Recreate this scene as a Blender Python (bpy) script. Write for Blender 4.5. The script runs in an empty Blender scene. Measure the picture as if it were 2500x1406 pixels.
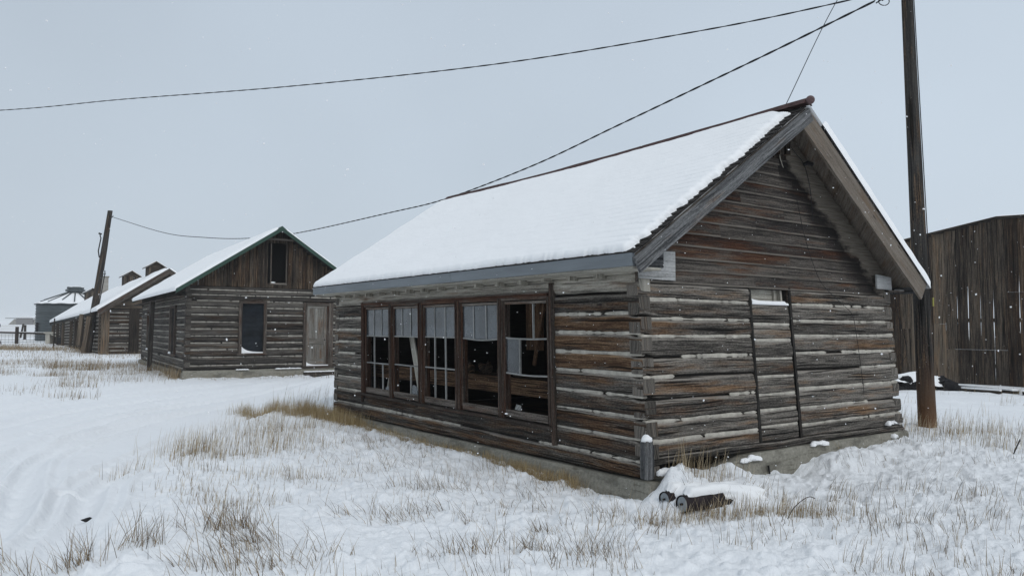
import bpy, bmesh, math, random
import numpy as np
from mathutils import Vector
R = math.radians
random.seed(7); rng = np.random.default_rng(11)
sc = bpy.context.scene
COL = sc.collection

# ------------------------------------------------------------------ camera, world, sun, exposure
cam_d = bpy.data.cameras.new("camera"); cam = bpy.data.objects.new("camera", cam_d); COL.objects.link(cam)
cam_d.sensor_width = 36.0; cam_d.lens = 1814.0 / 2500 * 36.0; cam_d.clip_start = 0.05; cam_d.clip_end = 6000
cam.location = (0, 0, 1.8)
cam.rotation_mode = 'XYZ'
from mathutils import Matrix
PITCH, ROLL = 0.05354, 0.0052
cam.rotation_euler = (Matrix.Rotation(math.pi / 2 + PITCH, 3, 'X') @ Matrix.Rotation(ROLL, 3, 'Z')).to_euler()
sc.camera = cam
w = bpy.data.worlds.new("World"); sc.world = w; w.use_nodes = True
nt = w.node_tree; nt.nodes.clear()
out = nt.nodes.new("ShaderNodeOutputWorld"); add = nt.nodes.new("ShaderNodeAddShader")
b1 = nt.nodes.new("ShaderNodeBackground"); b2 = nt.nodes.new("ShaderNodeBackground")
sky = nt.nodes.new("ShaderNodeTexSky"); sky.sky_type = 'NISHITA'; sky.sun_disc = False
sky.sun_elevation = R(42); sky.sun_rotation = R(150); sky.air_density = 1.0; sky.dust_density = 6.0; sky.ozone_density = 2.0
b1.inputs[1].default_value = 0.004
tc = nt.nodes.new("ShaderNodeTexCoord"); sep = nt.nodes.new("ShaderNodeSeparateXYZ")
rp = nt.nodes.new("ShaderNodeValToRGB")
rp.color_ramp.elements[0].position = 0.0; rp.color_ramp.elements[0].color = (0.53, 0.60, 0.672, 1)
e = rp.color_ramp.elements.new(0.22); e.color = (0.50, 0.575, 0.655, 1)
e = rp.color_ramp.elements.new(0.42); e.color = (0.475, 0.548, 0.63, 1)
rp.color_ramp.elements[-1].position = 1.0; rp.color_ramp.elements[-1].color = (.60, .67, .745, 1)
nz = nt.nodes.new("ShaderNodeTexNoise"); nz.inputs['Scale'].default_value = 2.2; nz.inputs['Detail'].default_value = 3
mr = nt.nodes.new("ShaderNodeMapRange"); mr.inputs[1].default_value = .3; mr.inputs[2].default_value = .7; mr.inputs[3].default_value = .955; mr.inputs[4].default_value = 1.045
nt.links.new(tc.outputs['Generated'], sep.inputs[0]); nt.links.new(sep.outputs[2], rp.inputs[0])
nt.links.new(tc.outputs['Generated'], nz.inputs[0]); nt.links.new(nz.outputs[0], mr.inputs[0])
hx = nt.nodes.new("ShaderNodeMapRange"); hx.inputs[1].default_value = -.6; hx.inputs[2].default_value = .5; hx.inputs[3].default_value = .95; hx.inputs[4].default_value = 1.08
nt.links.new(sep.outputs[0], hx.inputs[0]); mu = nt.nodes.new("ShaderNodeMath"); mu.operation = 'MULTIPLY'
nt.links.new(mr.outputs[0], mu.inputs[0]); nt.links.new(hx.outputs[0], mu.inputs[1]); nt.links.new(mu.outputs[0], b2.inputs[1])
nt.links.new(rp.outputs[0], b2.inputs[0]); nt.links.new(sky.outputs[0], b1.inputs[0])
nt.links.new(b1.outputs[0], add.inputs[0]); nt.links.new(b2.outputs[0], add.inputs[1]); nt.links.new(add.outputs[0], out.inputs[0])
sl = bpy.data.lights.new("sun", 'SUN'); sun = bpy.data.objects.new("sun", sl); COL.objects.link(sun)
sl.energy = 0.8; sl.angle = R(24); sl.color = (1.0, .985, .96)
SUN_AZ, SUN_EL = R(150), R(42)
sd = Vector((math.sin(SUN_AZ) * math.cos(SUN_EL), math.cos(SUN_AZ) * math.cos(SUN_EL), math.sin(SUN_EL)))
sun.rotation_euler = sd.to_track_quat('Z', 'Y').to_euler()
sc.view_settings.view_transform = 'Standard'; sc.view_settings.look = 'None'; sc.view_settings.exposure = 0.07; sc.view_settings.gamma = 1.0
sc.cycles.max_bounces = 6; sc.cycles.diffuse_bounces = 4; sc.cycles.transparent_max_bounces = 12; sc.cycles.volume_bounces = 2

# ------------------------------------------------------------------ numpy noise
def _h(ix, iy, seed):
    n = (ix.astype(np.int64) * 374761393 + iy.astype(np.int64) * 668265263 + seed * 1442695041) & 0xFFFFFFFF
    n = ((n ^ (n >> 13)) * 1274126177) & 0xFFFFFFFF
    n = (n ^ (n >> 16)) & 0xFFFFFFFF
    return n / 4294967295.0
def vn(x, y, seed=0):
    x = np.asarray(x, float); y = np.asarray(y, float)
    ix = np.floor(x); iy = np.floor(y); fx = x - ix; fy = y - iy
    fx = fx * fx * (3 - 2 * fx); fy = fy * fy * (3 - 2 * fy)
    a = _h(ix, iy, seed); b = _h(ix + 1, iy, seed); c = _h(ix, iy + 1, seed); d = _h(ix + 1, iy + 1, seed)
    return (a * (1 - fx) + b * fx) * (1 - fy) + (c * (1 - fx) + d * fx) * fy
def fbm(x, y, seed=0, o=4):
    s = 0; a = .5
    x = np.asarray(x, float); y = np.asarray(y, float)
    for k in range(o):
        s = s + a * (vn(x, y, seed + k * 17) - .5) * 2; x = x * 2.03 + 3.7; y = y * 2.03 + 1.3; a *= .5
    return s
def sm(t): t = np.clip(t, 0, 1); return t * t * (3 - 2 * t)

# ------------------------------------------------------------------ mesh builder
class MB:
    def __init__(s): s.v = []; s.f = []; s.uv = []; s.t = []; s.n = 0
    def add(s, verts, faces, uvs=None, tone=(.5, .2, .5)):
        verts = np.asarray(verts, float).reshape(-1, 3)
        if uvs is None:
            uvs = np.stack([verts[:, 0] + verts[:, 1], verts[:, 2] + verts[:, 1] * .7], 1)
        s.v.append(verts); s.uv.append(np.asarray(uvs, float))
        t = np.asarray(tone, float)
        s.t.append(np.broadcast_to(t, (len(verts), 3)) if t.ndim == 1 else t)
        s.f += [tuple(int(i) + s.n for i in f) for f in faces]; s.n += len(verts)
    def grid(s, P, UV=None, tone=(.5, .2, .5), closed=False):
        n, m = P.shape[:2]; idx = np.arange(n * m).reshape(n, m)
        if closed: a, b = idx, np.roll(idx, -1, 1)
        else: a, b = idx[:, :-1], idx[:, 1:]
        F = np.stack([a[:-1], a[1:], b[1:], b[:-1]], -1).reshape(-1, 4)
        s.add(P.reshape(-1, 3), F, None if UV is None else UV.reshape(-1, 2), tone if np.ndim(tone) == 1 else tone.reshape(-1, 3))
    def box(s, lo, hi, tone=None, long=None, jit=0.0, fn=None):
        """axis aligned box; UV u runs along its longest side"""
        if tone is None: tone = rt()
        lo = np.array(lo, float); hi = np.array(hi, float)
        lo, hi = np.minimum(lo, hi), np.maximum(lo, hi)
        d = hi - lo; L = int(np.argmax(d)) if long is None else long
        others = [i for i in range(3) if i != L]
        r = random.random() * 20
        V = []; U = []; F = []
        for ax in range(3):
            for sg in (0, 1):
                a, b = [i for i in range(3) if i != ax]
                base = len(V)
                for (p, q) in ((0, 0), (1, 0), (1, 1), (0, 1)):
                    c = lo.copy(); c[ax] = hi[ax] if sg else lo[ax]
                    c[a] = hi[a] if p else lo[a]; c[b] = hi[b] if q else lo[b]
                    V.append(c)
                    if ax == L: U.append((c[others[0]] * .35 + r, c[others[1]] * .35 + r))
                    else:
                        o = [i for i in others if i != ax][0]
                        U.append((c[L] + r, c[o] + r * .7 + ax * .37))
                q4 = (base, base + 1, base + 2, base + 3)
                flip = (sg == 1) ^ (ax == 1)
                F.append(q4 if flip else q4[::-1])
        V = np.array(V)
        if jit: V = V + 0
        if fn is not None: V = fn(V)
        s.add(V, F, np.array(U), tone)
    def hexa(s, P8, tone=None):
        """P8: 4 bottom then 4 top corners"""
        if tone is None: tone = rt()
        P8 = np.array(P8, float); Q = [(3, 2, 1, 0), (4, 5, 6, 7), (0, 1, 5, 4), (1, 2, 6, 5), (2, 3, 7, 6), (3, 0, 4, 7)]
        r = random.random() * 20; V = []; U = []; F = []
        for q in Q:
            b = len(V); p = P8[list(q)]
            e1 = p[1] - p[0]; e2 = p[3] - p[0]; l1 = np.linalg.norm(e1); l2 = np.linalg.norm(e2)
            uv = [(0, 0), (l1, 0), (l1, l2), (0, l2)]
            if l2 > l1: uv = [(y, x) for x, y in uv]
            V += list(p); U += [(x + r, y + r * .6) for x, y in uv]; F.append((b, b + 1, b + 2, b + 3))
        s.add(V, F, np.array(U), tone)
    def beam(s, a, b, w, h, up=(0, 0, 1), tone=None, off=0.0):
        a = np.array(a, float); b = np.array(b, float); d = b - a; d /= np.linalg.norm(d)
        up = np.array(up, float); x = np.cross(d, up); x /= np.linalg.norm(x); y = np.cross(x, d)
        c = [(-1, -1), (1, -1), (1, 1), (-1, 1)]
        P = [a + x * i * w / 2 + y * j * h / 2 for i, j in c] + [b + x * i * w / 2 + y * j * h / 2 for i, j in c]
        P = [P[0], P[1], P[2], P[3], P[4], P[5], P[6], P[7]]
        s.hexa(P, tone)
    def tube(s, pts, rad, n=6, tone=(.5, .2, .5), cap=True, tw=0.0, jitter=0.0):
        pts = np.array(pts, float); k = len(pts)
        rad = np.broadcast_to(np.asarray(rad, float), (k,))
        T = np.gradient(pts, axis=0); T /= np.linalg.norm(T, axis=1)[:, None] + 1e-9
        ref = np.array([0, 0, 1.0]) if abs(T[0][2]) < .9 else np.array([1.0, 0, 0])
        A = np.cross(T, ref); A /= np.linalg.norm(A, axis=1)[:, None] + 1e-9; B = np.cross(T, A)
        L = np.concatenate([[0], np.cumsum(np.linalg.norm(np.diff(pts, axis=0), axis=1))])
        th = np.linspace(0, 2 * np.pi, n, endpoint=False)
        P = pts[:, None] + (A[:, None] * np.cos(th)[None, :, None] + B[:, None] * np.sin(th)[None, :, None]) * rad[:, None, None]
        r = random.random() * 9
        UV = np.stack([np.repeat(L[:, None], n, 1) + r, np.repeat((th * rad.mean())[None], k, 0)], -1)
        s.grid(P, UV, tone, closed=True)
        if cap:
            for i, o in ((0, 1), (k - 1, -1)):
                s.add(P[i], [tuple(range(n))[::o]], np.stack([np.cos(th), np.sin(th)], 1) * rad[i] * .5, tone)
    def build(s, name, mat, parent=None, fn=None, smooth=False):
        V = np.concatenate(s.v); 
        if fn is not None: V = fn(V)
        me = bpy.data.meshes.new(name); me.from_pydata(V.tolist(), [], s.f)
        UV = np.concatenate(s.uv); T = np.concatenate(s.t)
        li = np.zeros(len(me.loops), np.int32); me.loops.foreach_get("vertex_index", li)
        ul = me.uv_layers.new(name="UVMap"); ul.data.foreach_set("uv", UV[li].astype(np.float32).ravel())
        ca = me.color_attributes.new("tone", 'FLOAT_COLOR', 'POINT')
        ca.data.foreach_set("color", np.concatenate([T, np.ones((len(T), 1))], 1).astype(np.float32).ravel())
        if smooth: me.polygons.foreach_set("use_smooth", np.ones(len(me.polygons), bool))
        me.materials.append(mat); me.update()
        o = bpy.data.objects.new(name, me); COL.objects.link(o)
        if parent is not None: o.parent = parent
        return o
def rt(b=.5, br=.25, g=.25, gr=.25):
    return (min(1, max(0, b + random.uniform(-br, br))), min(1, max(0, g + random.uniform(-gr, gr))), random.random())
def tag(o, label=None, cat=None, group=None, kind=None):
    if label: o["label"] = label
    if cat: o["category"] = cat
    if group: o["group"] = group
    if kind: o["kind"] = kind
    return o
def empty(name, loc=(0, 0, 0), rz=0.0, label=None, cat=None, group=None):
    o = bpy.data.objects.new(name, None); COL.objects.link(o); o.location = loc; o.rotation_euler = (0, 0, rz)
    return tag(o, label, cat, group)

# ------------------------------------------------------------------ materials
def N(nt, t, **k):
    n = nt.nodes.new(t)
    for a, b in k.items():
        if a.startswith('i_'):
            key = a[2:]; n.inputs[int(key) if key.isdigit() else key].default_value = b
        else: setattr(n, a, b)
    return n
def newmat(name, rough=.85, spec=.2):
    m = bpy.data.materials.new(name); m.use_nodes = True
    b = m.node_tree.nodes['Principled BSDF']; b.inputs['Roughness'].default_value = rough
    b.inputs['Specular IOR Level'].default_value = spec
    return m, m.node_tree, b
def ramp(nt, fac, stops):
    r = nt.nodes.new("ShaderNodeValToRGB"); cr = r.color_ramp
    while len(cr.elements) > 1: cr.elements.remove(cr.elements[-1])
    cr.elements[0].position = stops[0][0]; cr.elements[0].color = (*stops[0][1], 1) if len(stops[0][1]) == 3 else stops[0][1]
    for p, c in stops[1:]:
        e = cr.elements.new(p); e.color = (*c, 1)
    nt.links.new(fac, r.inputs[0]); return r.outputs[0]
def g3(v): return (v, v, v)
def mixc(nt, fac, a, b, mode='MIX'):
    m = nt.nodes.new("ShaderNodeMix"); m.data_type = 'RGBA'; m.blend_type = mode
    for s, v in ((0, fac), (6, a), (7, b)):
        if hasattr(v, 'links') or isinstance(v, bpy.types.NodeSocket): nt.links.new(v, m.inputs[s])
        else: m.inputs[s].default_value = v if s == 0 else (*v, 1)
    return m.outputs[2]
def math_(nt, op, a, b=0.0, c=None):
    m = nt.nodes.new("ShaderNodeMath"); m.operation = op
    for i, v in enumerate((a, b) if c is None else (a, b, c)):
        if isinstance(v, bpy.types.NodeSocket): nt.links.new(v, m.inputs[i])
        else: m.inputs[i].default_value = v
    return m.outputs[0]
def noise(nt, vec, scale=1, detail=4, rough=.55, dist=0):
    n = nt.nodes.new("ShaderNodeTexNoise"); n.inputs['Scale'].default_value = scale; n.inputs['Detail'].default_value = detail
    n.inputs['Roughness'].default_value = rough; n.inputs['Distortion'].default_value = dist
    nt.links.new(vec, n.inputs['Vector']); return n.outputs[0]
def mapping(nt, vec, scale):
    m = nt.nodes.new("ShaderNodeMapping"); m.inputs['Scale'].default_value = scale; nt.links.new(vec, m.inputs[0]); return m.outputs[0]

def wood(name, dark=(.009, .008, .0075), mid=(.062, .056, .049), light=(.26, .235, .205), brown=(.068, .038, .022), tan=(.25, .16, .095),
         brown_gain=1.0, crack=1.0, bump=.5, knots=True, gs=1.0, extra=None):
    m, nt, b = newmat(name, .9, .12)
    uv = nt.nodes.new("ShaderNodeUVMap"); uv.uv_map = "UVMap"; uvo = uv.outputs[0]
    at = nt.nodes.new("ShaderNodeAttribute"); at.attribute_name = "tone"
    sp = nt.nodes.new("ShaderNodeSeparateColor"); nt.links.new(at.outputs['Color'], sp.inputs[0])
    tb, tg, tr = sp.outputs[0], sp.outputs[1], sp.outputs[2]
    # gently wandering grain
    wv = nt.nodes.new("ShaderNodeTexNoise"); wv.inputs['Scale'].default_value = 1.6; wv.inputs['Detail'].default_value = 2
    nt.links.new(uvo, wv.inputs['Vector'])
    warp = nt.nodes.new("ShaderNodeVectorMath"); warp.operation = 'MULTIPLY_ADD'; nt.links.new(wv.outputs['Color'], warp.inputs[0])
    warp.inputs[1].default_value = (.0, .035, 0); nt.links.new(uvo, warp.inputs[2])
    wu = warp.outputs[0]
    fine = noise(nt, mapping(nt, wu, (3.0 * gs, 95 * gs, 1)), 1, 6, .75)
    streak = noise(nt, mapping(nt, wu, (.75 * gs, 17 * gs, 1)), 1, 4, .6)
    patch = noise(nt, mapping(nt, wu, (.9, 6.5, 1)), 1, 4, .65)
    ck = noise(nt, mapping(nt, wu, (.8 * gs, 40 * gs, 1)), 1, 2, .4, .15)
    ckm = ramp(nt, ck, [(0, g3(1)), (.375, g3(1)), (.40, g3(0))])
    f1 = math_(nt, 'ADD', math_(nt, 'MULTIPLY', fine, .85), math_(nt, 'MULTIPLY', streak, .55))
    spk = noise(nt, mapping(nt, uvo, (26, 60, 1)), 1, 4, .7)
    f1 = math_(nt, 'ADD', f1, math_(nt, 'MULTIPLY', math_(nt, 'SUBTRACT', spk, .5), .42))
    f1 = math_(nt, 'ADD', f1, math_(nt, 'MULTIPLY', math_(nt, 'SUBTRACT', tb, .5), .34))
    grey = ramp(nt, f1, [(.49, dark), (.665, mid), (.90, light)])
    bro = ramp(nt, f1, [(.47, tuple(c * .22 for c in brown)), (.68, brown), (.92, tan)])
    bm = math_(nt, 'ADD', math_(nt, 'MULTIPLY', patch, 2.3), math_(nt, 'ADD', math_(nt, 'MULTIPLY', tg, .95 * brown_gain), -1.33))
    bm = math_(nt, 'ADD', bm, math_(nt, 'MULTIPLY', math_(nt, 'SUBTRACT', streak, .5), 1.1))
    bmr = nt.nodes.new("ShaderNodeMapRange"); bmr.inputs[1].default_value = .1; bmr.inputs[2].default_value = .55; nt.links.new(bm, bmr.inputs[0])
    col = mixc(nt, bmr.outputs[0], grey, bro)
    col = mixc(nt, math_(nt, 'MULTIPLY', ckm, .85 * crack), col, tuple(c * .3 for c in dark))
    if knots:
        vo = nt.nodes.new("ShaderNodeTexVoronoi"); vo.inputs['Scale'].default_value = 1
        nt.links.new(mapping(nt, uvo, (1.3, 4.5, 1)), vo.inputs['Vector'])
        kn = ramp(nt, vo.outputs['Distance'], [(0, g3(1)), (.05, g3(.9)), (.085, g3(0))])
        sel = nt.nodes.new("ShaderNodeSeparateColor"); nt.links.new(vo.outputs['Color'], sel.inputs[0])
        pick = math_(nt, 'GREATER_THAN', sel.outputs[0], .55)
        col = mixc(nt, math_(nt, 'MULTIPLY', kn, math_(nt, 'MULTIPLY', pick, .75)), col, tuple(c * .5 + .004 for c in dark))
    if extra: col = extra(nt, col)
    nt.links.new(col, b.inputs['Base Color'])
    bp = nt.nodes.new("ShaderNodeBump"); bp.inputs['Strength'].default_value = bump; bp.inputs['Distance'].default_value = .02
    hgt = math_(nt, 'SUBTRACT', math_(nt, 'ADD', math_(nt, 'MULTIPLY', fine, .5), streak), math_(nt, 'MULTIPLY', ckm, .8))
    nt.links.new(hgt, bp.inputs['Height']); nt.links.new(bp.outputs[0], b.inputs['Normal'])
    return m
def plain(name, col, rough=.8, var=.25, scale=6, bump=.2, spec=.2, metal=0, stretch=(1, 1, 1), col2=None):
    m, nt, b = newmat(name, rough, spec); b.inputs['Metallic'].default_value = metal
    tcn = nt.nodes.new("ShaderNodeTexCoord"); v = mapping(nt, tcn.outputs['Object'], stretch)
    n1 = noise(nt, v, scale, 6, .65)
    c2 = col2 or tuple(c * (1 - var) for c in col)
    c = ramp(nt, n1, [(.3, c2), (.7, tuple(min(1, c * (1 + var * .5)) for c in col))])
    nt.links.new(c, b.inputs['Base Color'])
    bp = nt.nodes.new("ShaderNodeBump"); bp.inputs['Strength'].default_value = bump; bp.inputs['Distance'].default_value = .01
    nt.links.new(n1, bp.inputs['Height']); nt.links.new(bp.outputs[0], b.inputs['Normal'])
    return m
def snowmat(name, col=(.865, .875, .885), bump=.35, sc_=14, fine=90):
    m, nt, b = newmat(name, .75, .15)
    tcn = nt.nodes.new("ShaderNodeTexCoord"); o = tcn.outputs['Object']
    n1 = noise(nt, o, sc_, 6, .6); n2 = noise(nt, o, fine, 3, .6); n3 = noise(nt, o, .7, 4, .6)
    c = mixc(nt, n3, tuple(x * .96 for x in col), tuple(min(.95, x * 1.03) for x in col))
    nt.links.new(c, b.inputs['Base Color'])
    bp = nt.nodes.new("ShaderNodeBump"); bp.inputs['Strength'].default_value = bump; bp.inputs['Distance'].default_value = .03
    nt.links.new(math_(nt, 'ADD', n1, math_(nt, 'MULTIPLY', n2, .25)), bp.inputs['Height']); nt.links.new(bp.outputs[0], b.inputs['Normal'])
    return m

M = {}
M['log'] = wood("weathered_log")
M['log_dark'] = wood("weathered_log_far", dark=(.010, .0095, .009), mid=(.052, .047, .043), light=(.17, .155, .135), brown=(.048, .03, .02), tan=(.13, .09, .06), knots=False, gs=.7)
M['log_end'] = wood("log_end_grain", mid=(.10, .095, .088), brown_gain=.6, knots=False)
M['trim'] = wood("window_trim", dark=(.015, .012, .010), mid=(.062, .051, .043), light=(.22, .195, .17), brown=(.055, .026, .017), tan=(.15, .085, .055), knots=False, crack=.5, bump=.3)
M['sash'] = wood("sash_paint", dark=(.08, .078, .072), mid=(.2, .2, .19), light=(.42, .42, .41), brown=(.1, .07, .05), brown_gain=.5, knots=False, crack=.5, bump=.25)
M['barge'] = wood("barge_grey", dark=(.02, .02, .022), mid=(.085, .086, .088), light=(.24, .24, .24), brown_gain=.25, crack=.7, knots=False)
M['barge_brown'] = wood("barge_brown", dark=(.06, .047, .037), mid=(.15, .126, .103), light=(.24, .21, .18), brown=(.11, .075, .05), tan=(.19, .14, .1), crack=.25, bump=.2)
M['board'] = wood("barn_board", dark=(.008, .007, .006), mid=(.040, .032, .026), light=(.17, .135, .10), brown=(.042, .026, .017), tan=(.22, .15, .095), brown_gain=.8, gs=.8)
M['pole'] = wood("pole_wood", dark=(.010, .010, .009), mid=(.036, .033, .03), light=(.10, .09, .08), brown=(.035, .022, .016), knots=False, gs=.8)
M['rafter'] = wood("rafter_wood", dark=(.10, .095, .08), mid=(.32, .30, .255), light=(.52, .50, .44), brown=(.16, .12, .09), tan=(.3, .24, .18), brown_gain=.4, crack=.5, knots=False)
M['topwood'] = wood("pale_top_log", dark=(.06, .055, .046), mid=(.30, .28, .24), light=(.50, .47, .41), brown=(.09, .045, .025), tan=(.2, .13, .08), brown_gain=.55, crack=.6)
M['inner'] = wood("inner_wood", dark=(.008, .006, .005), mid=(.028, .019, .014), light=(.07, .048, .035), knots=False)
M['chink'] = plain("chinking", (.45, .42, .365), .95, .42, 9, .5)
M['chink_far'] = plain("chinking_far", (.37, .345, .30), .95, .4, 5, .5)
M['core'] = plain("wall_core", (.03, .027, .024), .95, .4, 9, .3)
M['concrete'] = plain("concrete", (.27, .26, .22), .95, .38, 3.2, .35)
def concrete_mat():
    m, nt, b = newmat("concrete_stained", .95, .1); tcn = nt.nodes.new("ShaderNodeTexCoord"); o = tcn.outputs['Object']
    n1 = noise(nt, o, 26, 6, .7); n2 = noise(nt, mapping(nt, o, (1.6, 1.6, 4)), 1, 5, .62); n3 = noise(nt, mapping(nt, o, (1, 1, 9)), 2.2, 4, .6)
    c = ramp(nt, n1, [(.3, (.17, .16, .13)), (.7, (.33, .315, .27))])
    c = mixc(nt, ramp(nt, n2, [(.54, g3(0)), (.62, g3(.5))]), c, (.075, .07, .058)); c = mixc(nt, ramp(nt, n3, [(.36, g3(.6)), (.42, g3(0))]), c, (.10, .092, .07))
    nt.links.new(c, b.inputs['Base Color']); bp = nt.nodes.new("ShaderNodeBump"); bp.inputs['Strength'].default_value = .5; bp.inputs['Distance'].default_value = .015
    nt.links.new(math_(nt, 'ADD', n1, n2), bp.inputs['Height']); nt.links.new(bp.outputs[0], b.inputs['Normal']); return m
M['concrete'] = concrete_mat()
M['metal'] = plain("galvanized", (.18, .20, .215), .55, .22, 2.5, .08, .4, .35, (1, .35, 3))
M['rust'] = plain("rusty_iron", (.075, .043, .04), .85, .5, 9, .3)
M['rust2'] = plain("ball_paint", (.13, .085, .085), .7, .35, 14, .2)
M['green'] = plain("green_metal", (.022, .058, .042), .5, .3, 3, .05, .4)
M['shingle'] = plain("shingle", (.026, .023, .021), .95, .6, 16, .6)
M['snow'] = snowmat("snow_ground")
M['rsnow'] = snowmat("snow_roof", (.89, .89, .89), .22, 20, 120)
M['black'] = plain("black_metal", (.012, .011, .012), .6, .5, 9, .2)
M['drum'] = plain("drum_side", (.022, .016, .017), .75, .6, 8, .3)
M['drumend'] = plain("drum_end", (.30, .33, .35), .5, .45, 12, .15, .4, .4)
M['wire'] = plain("wire_black", (.018, .018, .02), .7, .2, 9, 0)
M['ply'] = wood("plywood", dark=(.16, .16, .155), mid=(.34, .34, .335), light=(.52, .52, .51), brown=(.3, .28, .25), brown_gain=.2, crack=.0, knots=True, gs=.55, bump=.1)
M['yellow'] = plain("yellow_tag", (.32, .3, .08), .7, .3, 30, .1)
M['stone'] = plain("flue_block", (.32, .30, .27), .95, .25, 4, .3)
M['bin'] = plain("bin_steel", (.075, .09, .095), .55, .25, .9, .05, .4, .5)
M['dark'] = plain("dark_panel", (.006, .006, .006), .95, .2, 5, 0)
# glass
def glass(name, haze, col):
    m, nt, b = newmat(name, .06, .9)
    b.inputs['Base Color'].default_value = (*col, 1)
    tr = nt.nodes.new("ShaderNodeBsdfTransparent"); mx = nt.nodes.new("ShaderNodeMixShader")
    tcn = nt.nodes.new("ShaderNodeTexCoord"); n1 = noise(nt, mapping(nt, tcn.outputs['Object'], (1, 2.2, 1.3)), 1.6, 7, .62)
    mrr = nt.nodes.new("ShaderNodeMapRange"); mrr.inputs[1].default_value = .3; mrr.inputs[2].default_value = .65
    mrr.inputs[3].default_value = haze * .8; mrr.inputs[4].default_value = min(1, haze * 1.1); nt.links.new(n1, mrr.inputs[0])
    n9 = noise(nt, tcn.outputs['Object'], 3.1, 5, .6); c = ramp(nt, n9, [(.36, tuple(x * .5 for x in col)), (.56, col)]); nt.links.new(c, b.inputs['Base Color'])
    nt.links.new(mrr.outputs[0], mx.inputs[0]); nt.links.new(tr.outputs[0], mx.inputs[1]); nt.links.new(b.outputs[0], mx.inputs[2])
    nt.links.new(mx.outputs[0], nt.nodes['Material Output'].inputs[0]); return m
M['room_shade'] = plain("room_shade_boards", (.012, .010, .009), .95, .6, 4, .3, .1, 0, (1, 1, 9))  # near-black colour stands in for shade inside the cabin
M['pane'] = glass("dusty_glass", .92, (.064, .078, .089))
M['pane_dim'] = glass("dim_glass", .6, (.085, .10, .11))
M['pane_blue'] = glass("blue_dark_glass", .97, (.020, .025, .031))
M['shard'] = glass("glass_shard", .5, (.16, .19, .21))

# ------------------------------------------------------------------ ground height
YAW = 0.61913
P0 = np.array([1.4726, 7.9809])
D1 = np.array([-math.sin(YAW), math.cos(YAW)]); D2 = np.array([math.cos(YAW), math.sin(YAW)])
W_, L_ = 5.347, 8.695
def uv_main(x, y):
    dx = x - P0[0]; dy = y - P0[1]
    return dx * D2[0] + dy * D2[1], dx * D1[0] + dy * D1[1]      # v, u
def dist_poly(x, y, P):
    d = np.full(np.shape(x), 1e9); P = np.array(P)
    for a, b in zip(P[:-1], P[1:]):
        ab = b - a; t = np.clip(((x - a[0]) * ab[0] + (y - a[1]) * ab[1]) / (ab @ ab), 0, 1)
        d = np.minimum(d, np.hypot(x - a[0] - t * ab[0], y - a[1] - t * ab[1]))
    return d
def smooth_line(P, n=10):
    P = np.array(P, float); t = np.arange(len(P)); tt = np.linspace(0, len(P) - 1, (len(P) - 1) * n + 1)
    Q = np.vstack([2 * P[0] - P[1], P, 2 * P[-1] - P[-2]]); o = []
    for s in tt:
        i = min(int(s), len(P) - 2); f = s - i; a, b, c, d = Q[i], Q[i + 1], Q[i + 2], Q[i + 3]
        o.append(.5 * (2 * b + (c - a) * f + (2 * a - 5 * b + 4 * c - d) * f * f + (3 * b - a - 3 * c + d) * f ** 3))
    return np.array(o)
RUTS = [  # wheel ruts: polyline on the ground, depth, half width
    ([(-2.7, 3.2), (-3.22, 4.87), (-3.85, 6.5), (-4.33, 7.62), (-4.75, 8.76), (-5.07, 11.23), (-5.18, 13.01), (-4.9, 15.87), (-4.7, 18.59), (-5.4, 26)], .055, .15),
    ([(-3.6, 4.2), (-4.53, 6.69), (-5.99, 9.27), (-6.47, 10.4), (-6.61, 11.92), (-6.53, 14.08), (-6.1, 16.2), (-5.57, 18.53), (-5.6, 26)], .05, .16),
    ([(-6.0, 8.4), (-6.63, 9.75), (-7.0, 10.8), (-7.4, 12.93), (-7.31, 15.75), (-6.56, 18.48), (-6.1, 27)], .045, .15),
    ([(-7.4, 9.5), (-8.62, 11.72), (-8.98, 14.95), (-8.51, 16.93), (-7.39, 20.8), (-6.6, 28)], .045, .16),
    ([(-9.0, 11), (-10.26, 13.93), (-10.58, 16.82), (-9.32, 20.04), (-7.2, 28)], .04, .16),
    ([(-4.9, 6.0), (-5.4, 7.4), (-6.9, 9.4), (-7.9, 12), (-7.9, 15.6), (-7.0, 19.2), (-6.4, 27)], .03, .13),
    ([(-11.5, 14), (-12.0, 16.5), (-10.9, 20), (-8.5, 26)], .03, .16),
    ([(-9.3, 10), (-9.9, 13), (-9.8, 16.5), (-8.9, 19.5), (-7.3, 24)], .03, .12),
    ([(8.5, 17.5), (11, 16.9), (14, 16.2), (19, 15.4)], .035, .16), ([(8.5, 19.3), (11, 18.7), (14, 17.9), (20, 17)], .035, .16),
    ([(8.5, 21), (11, 20.2), (15, 19.2), (20, 18.6)], .03, .14), ([(8.8, 16), (11, 15.2), (14, 14.6), (18, 13.8)], .03, .14)]
RUTS = [(smooth_line(p, 6), a * 1.25, w_) for p, a, w_ in RUTS]
for P_, a_, w_ in list(RUTS[:8]):
    for sgn in (-1, 1):
        T_ = np.gradient(P_, axis=0); T_ /= np.linalg.norm(T_, axis=1)[:, None]; RUTS.append((P_ + np.stack([-T_[:, 1], T_[:, 0]], 1) * sgn * random.uniform(.22, .42), a_ * .4, .055))
BND_Y = np.array([-5, 0, 5.4, 7.3, 9.3, 11.6, 15.5, 19.7, 26, 32]); BND_X = np.array([-2.2, -2.5, -2.95, -3.45, -4.2, -4.75, -4.9, -4.2, -3.5, -3.5])
LFT_Y = np.array([0, 8, 12, 16, 20, 26, 32]); LFT_X = np.array([-60, -30, -14.5, -12.6, -12.2, -9.0, -9.0])
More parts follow.
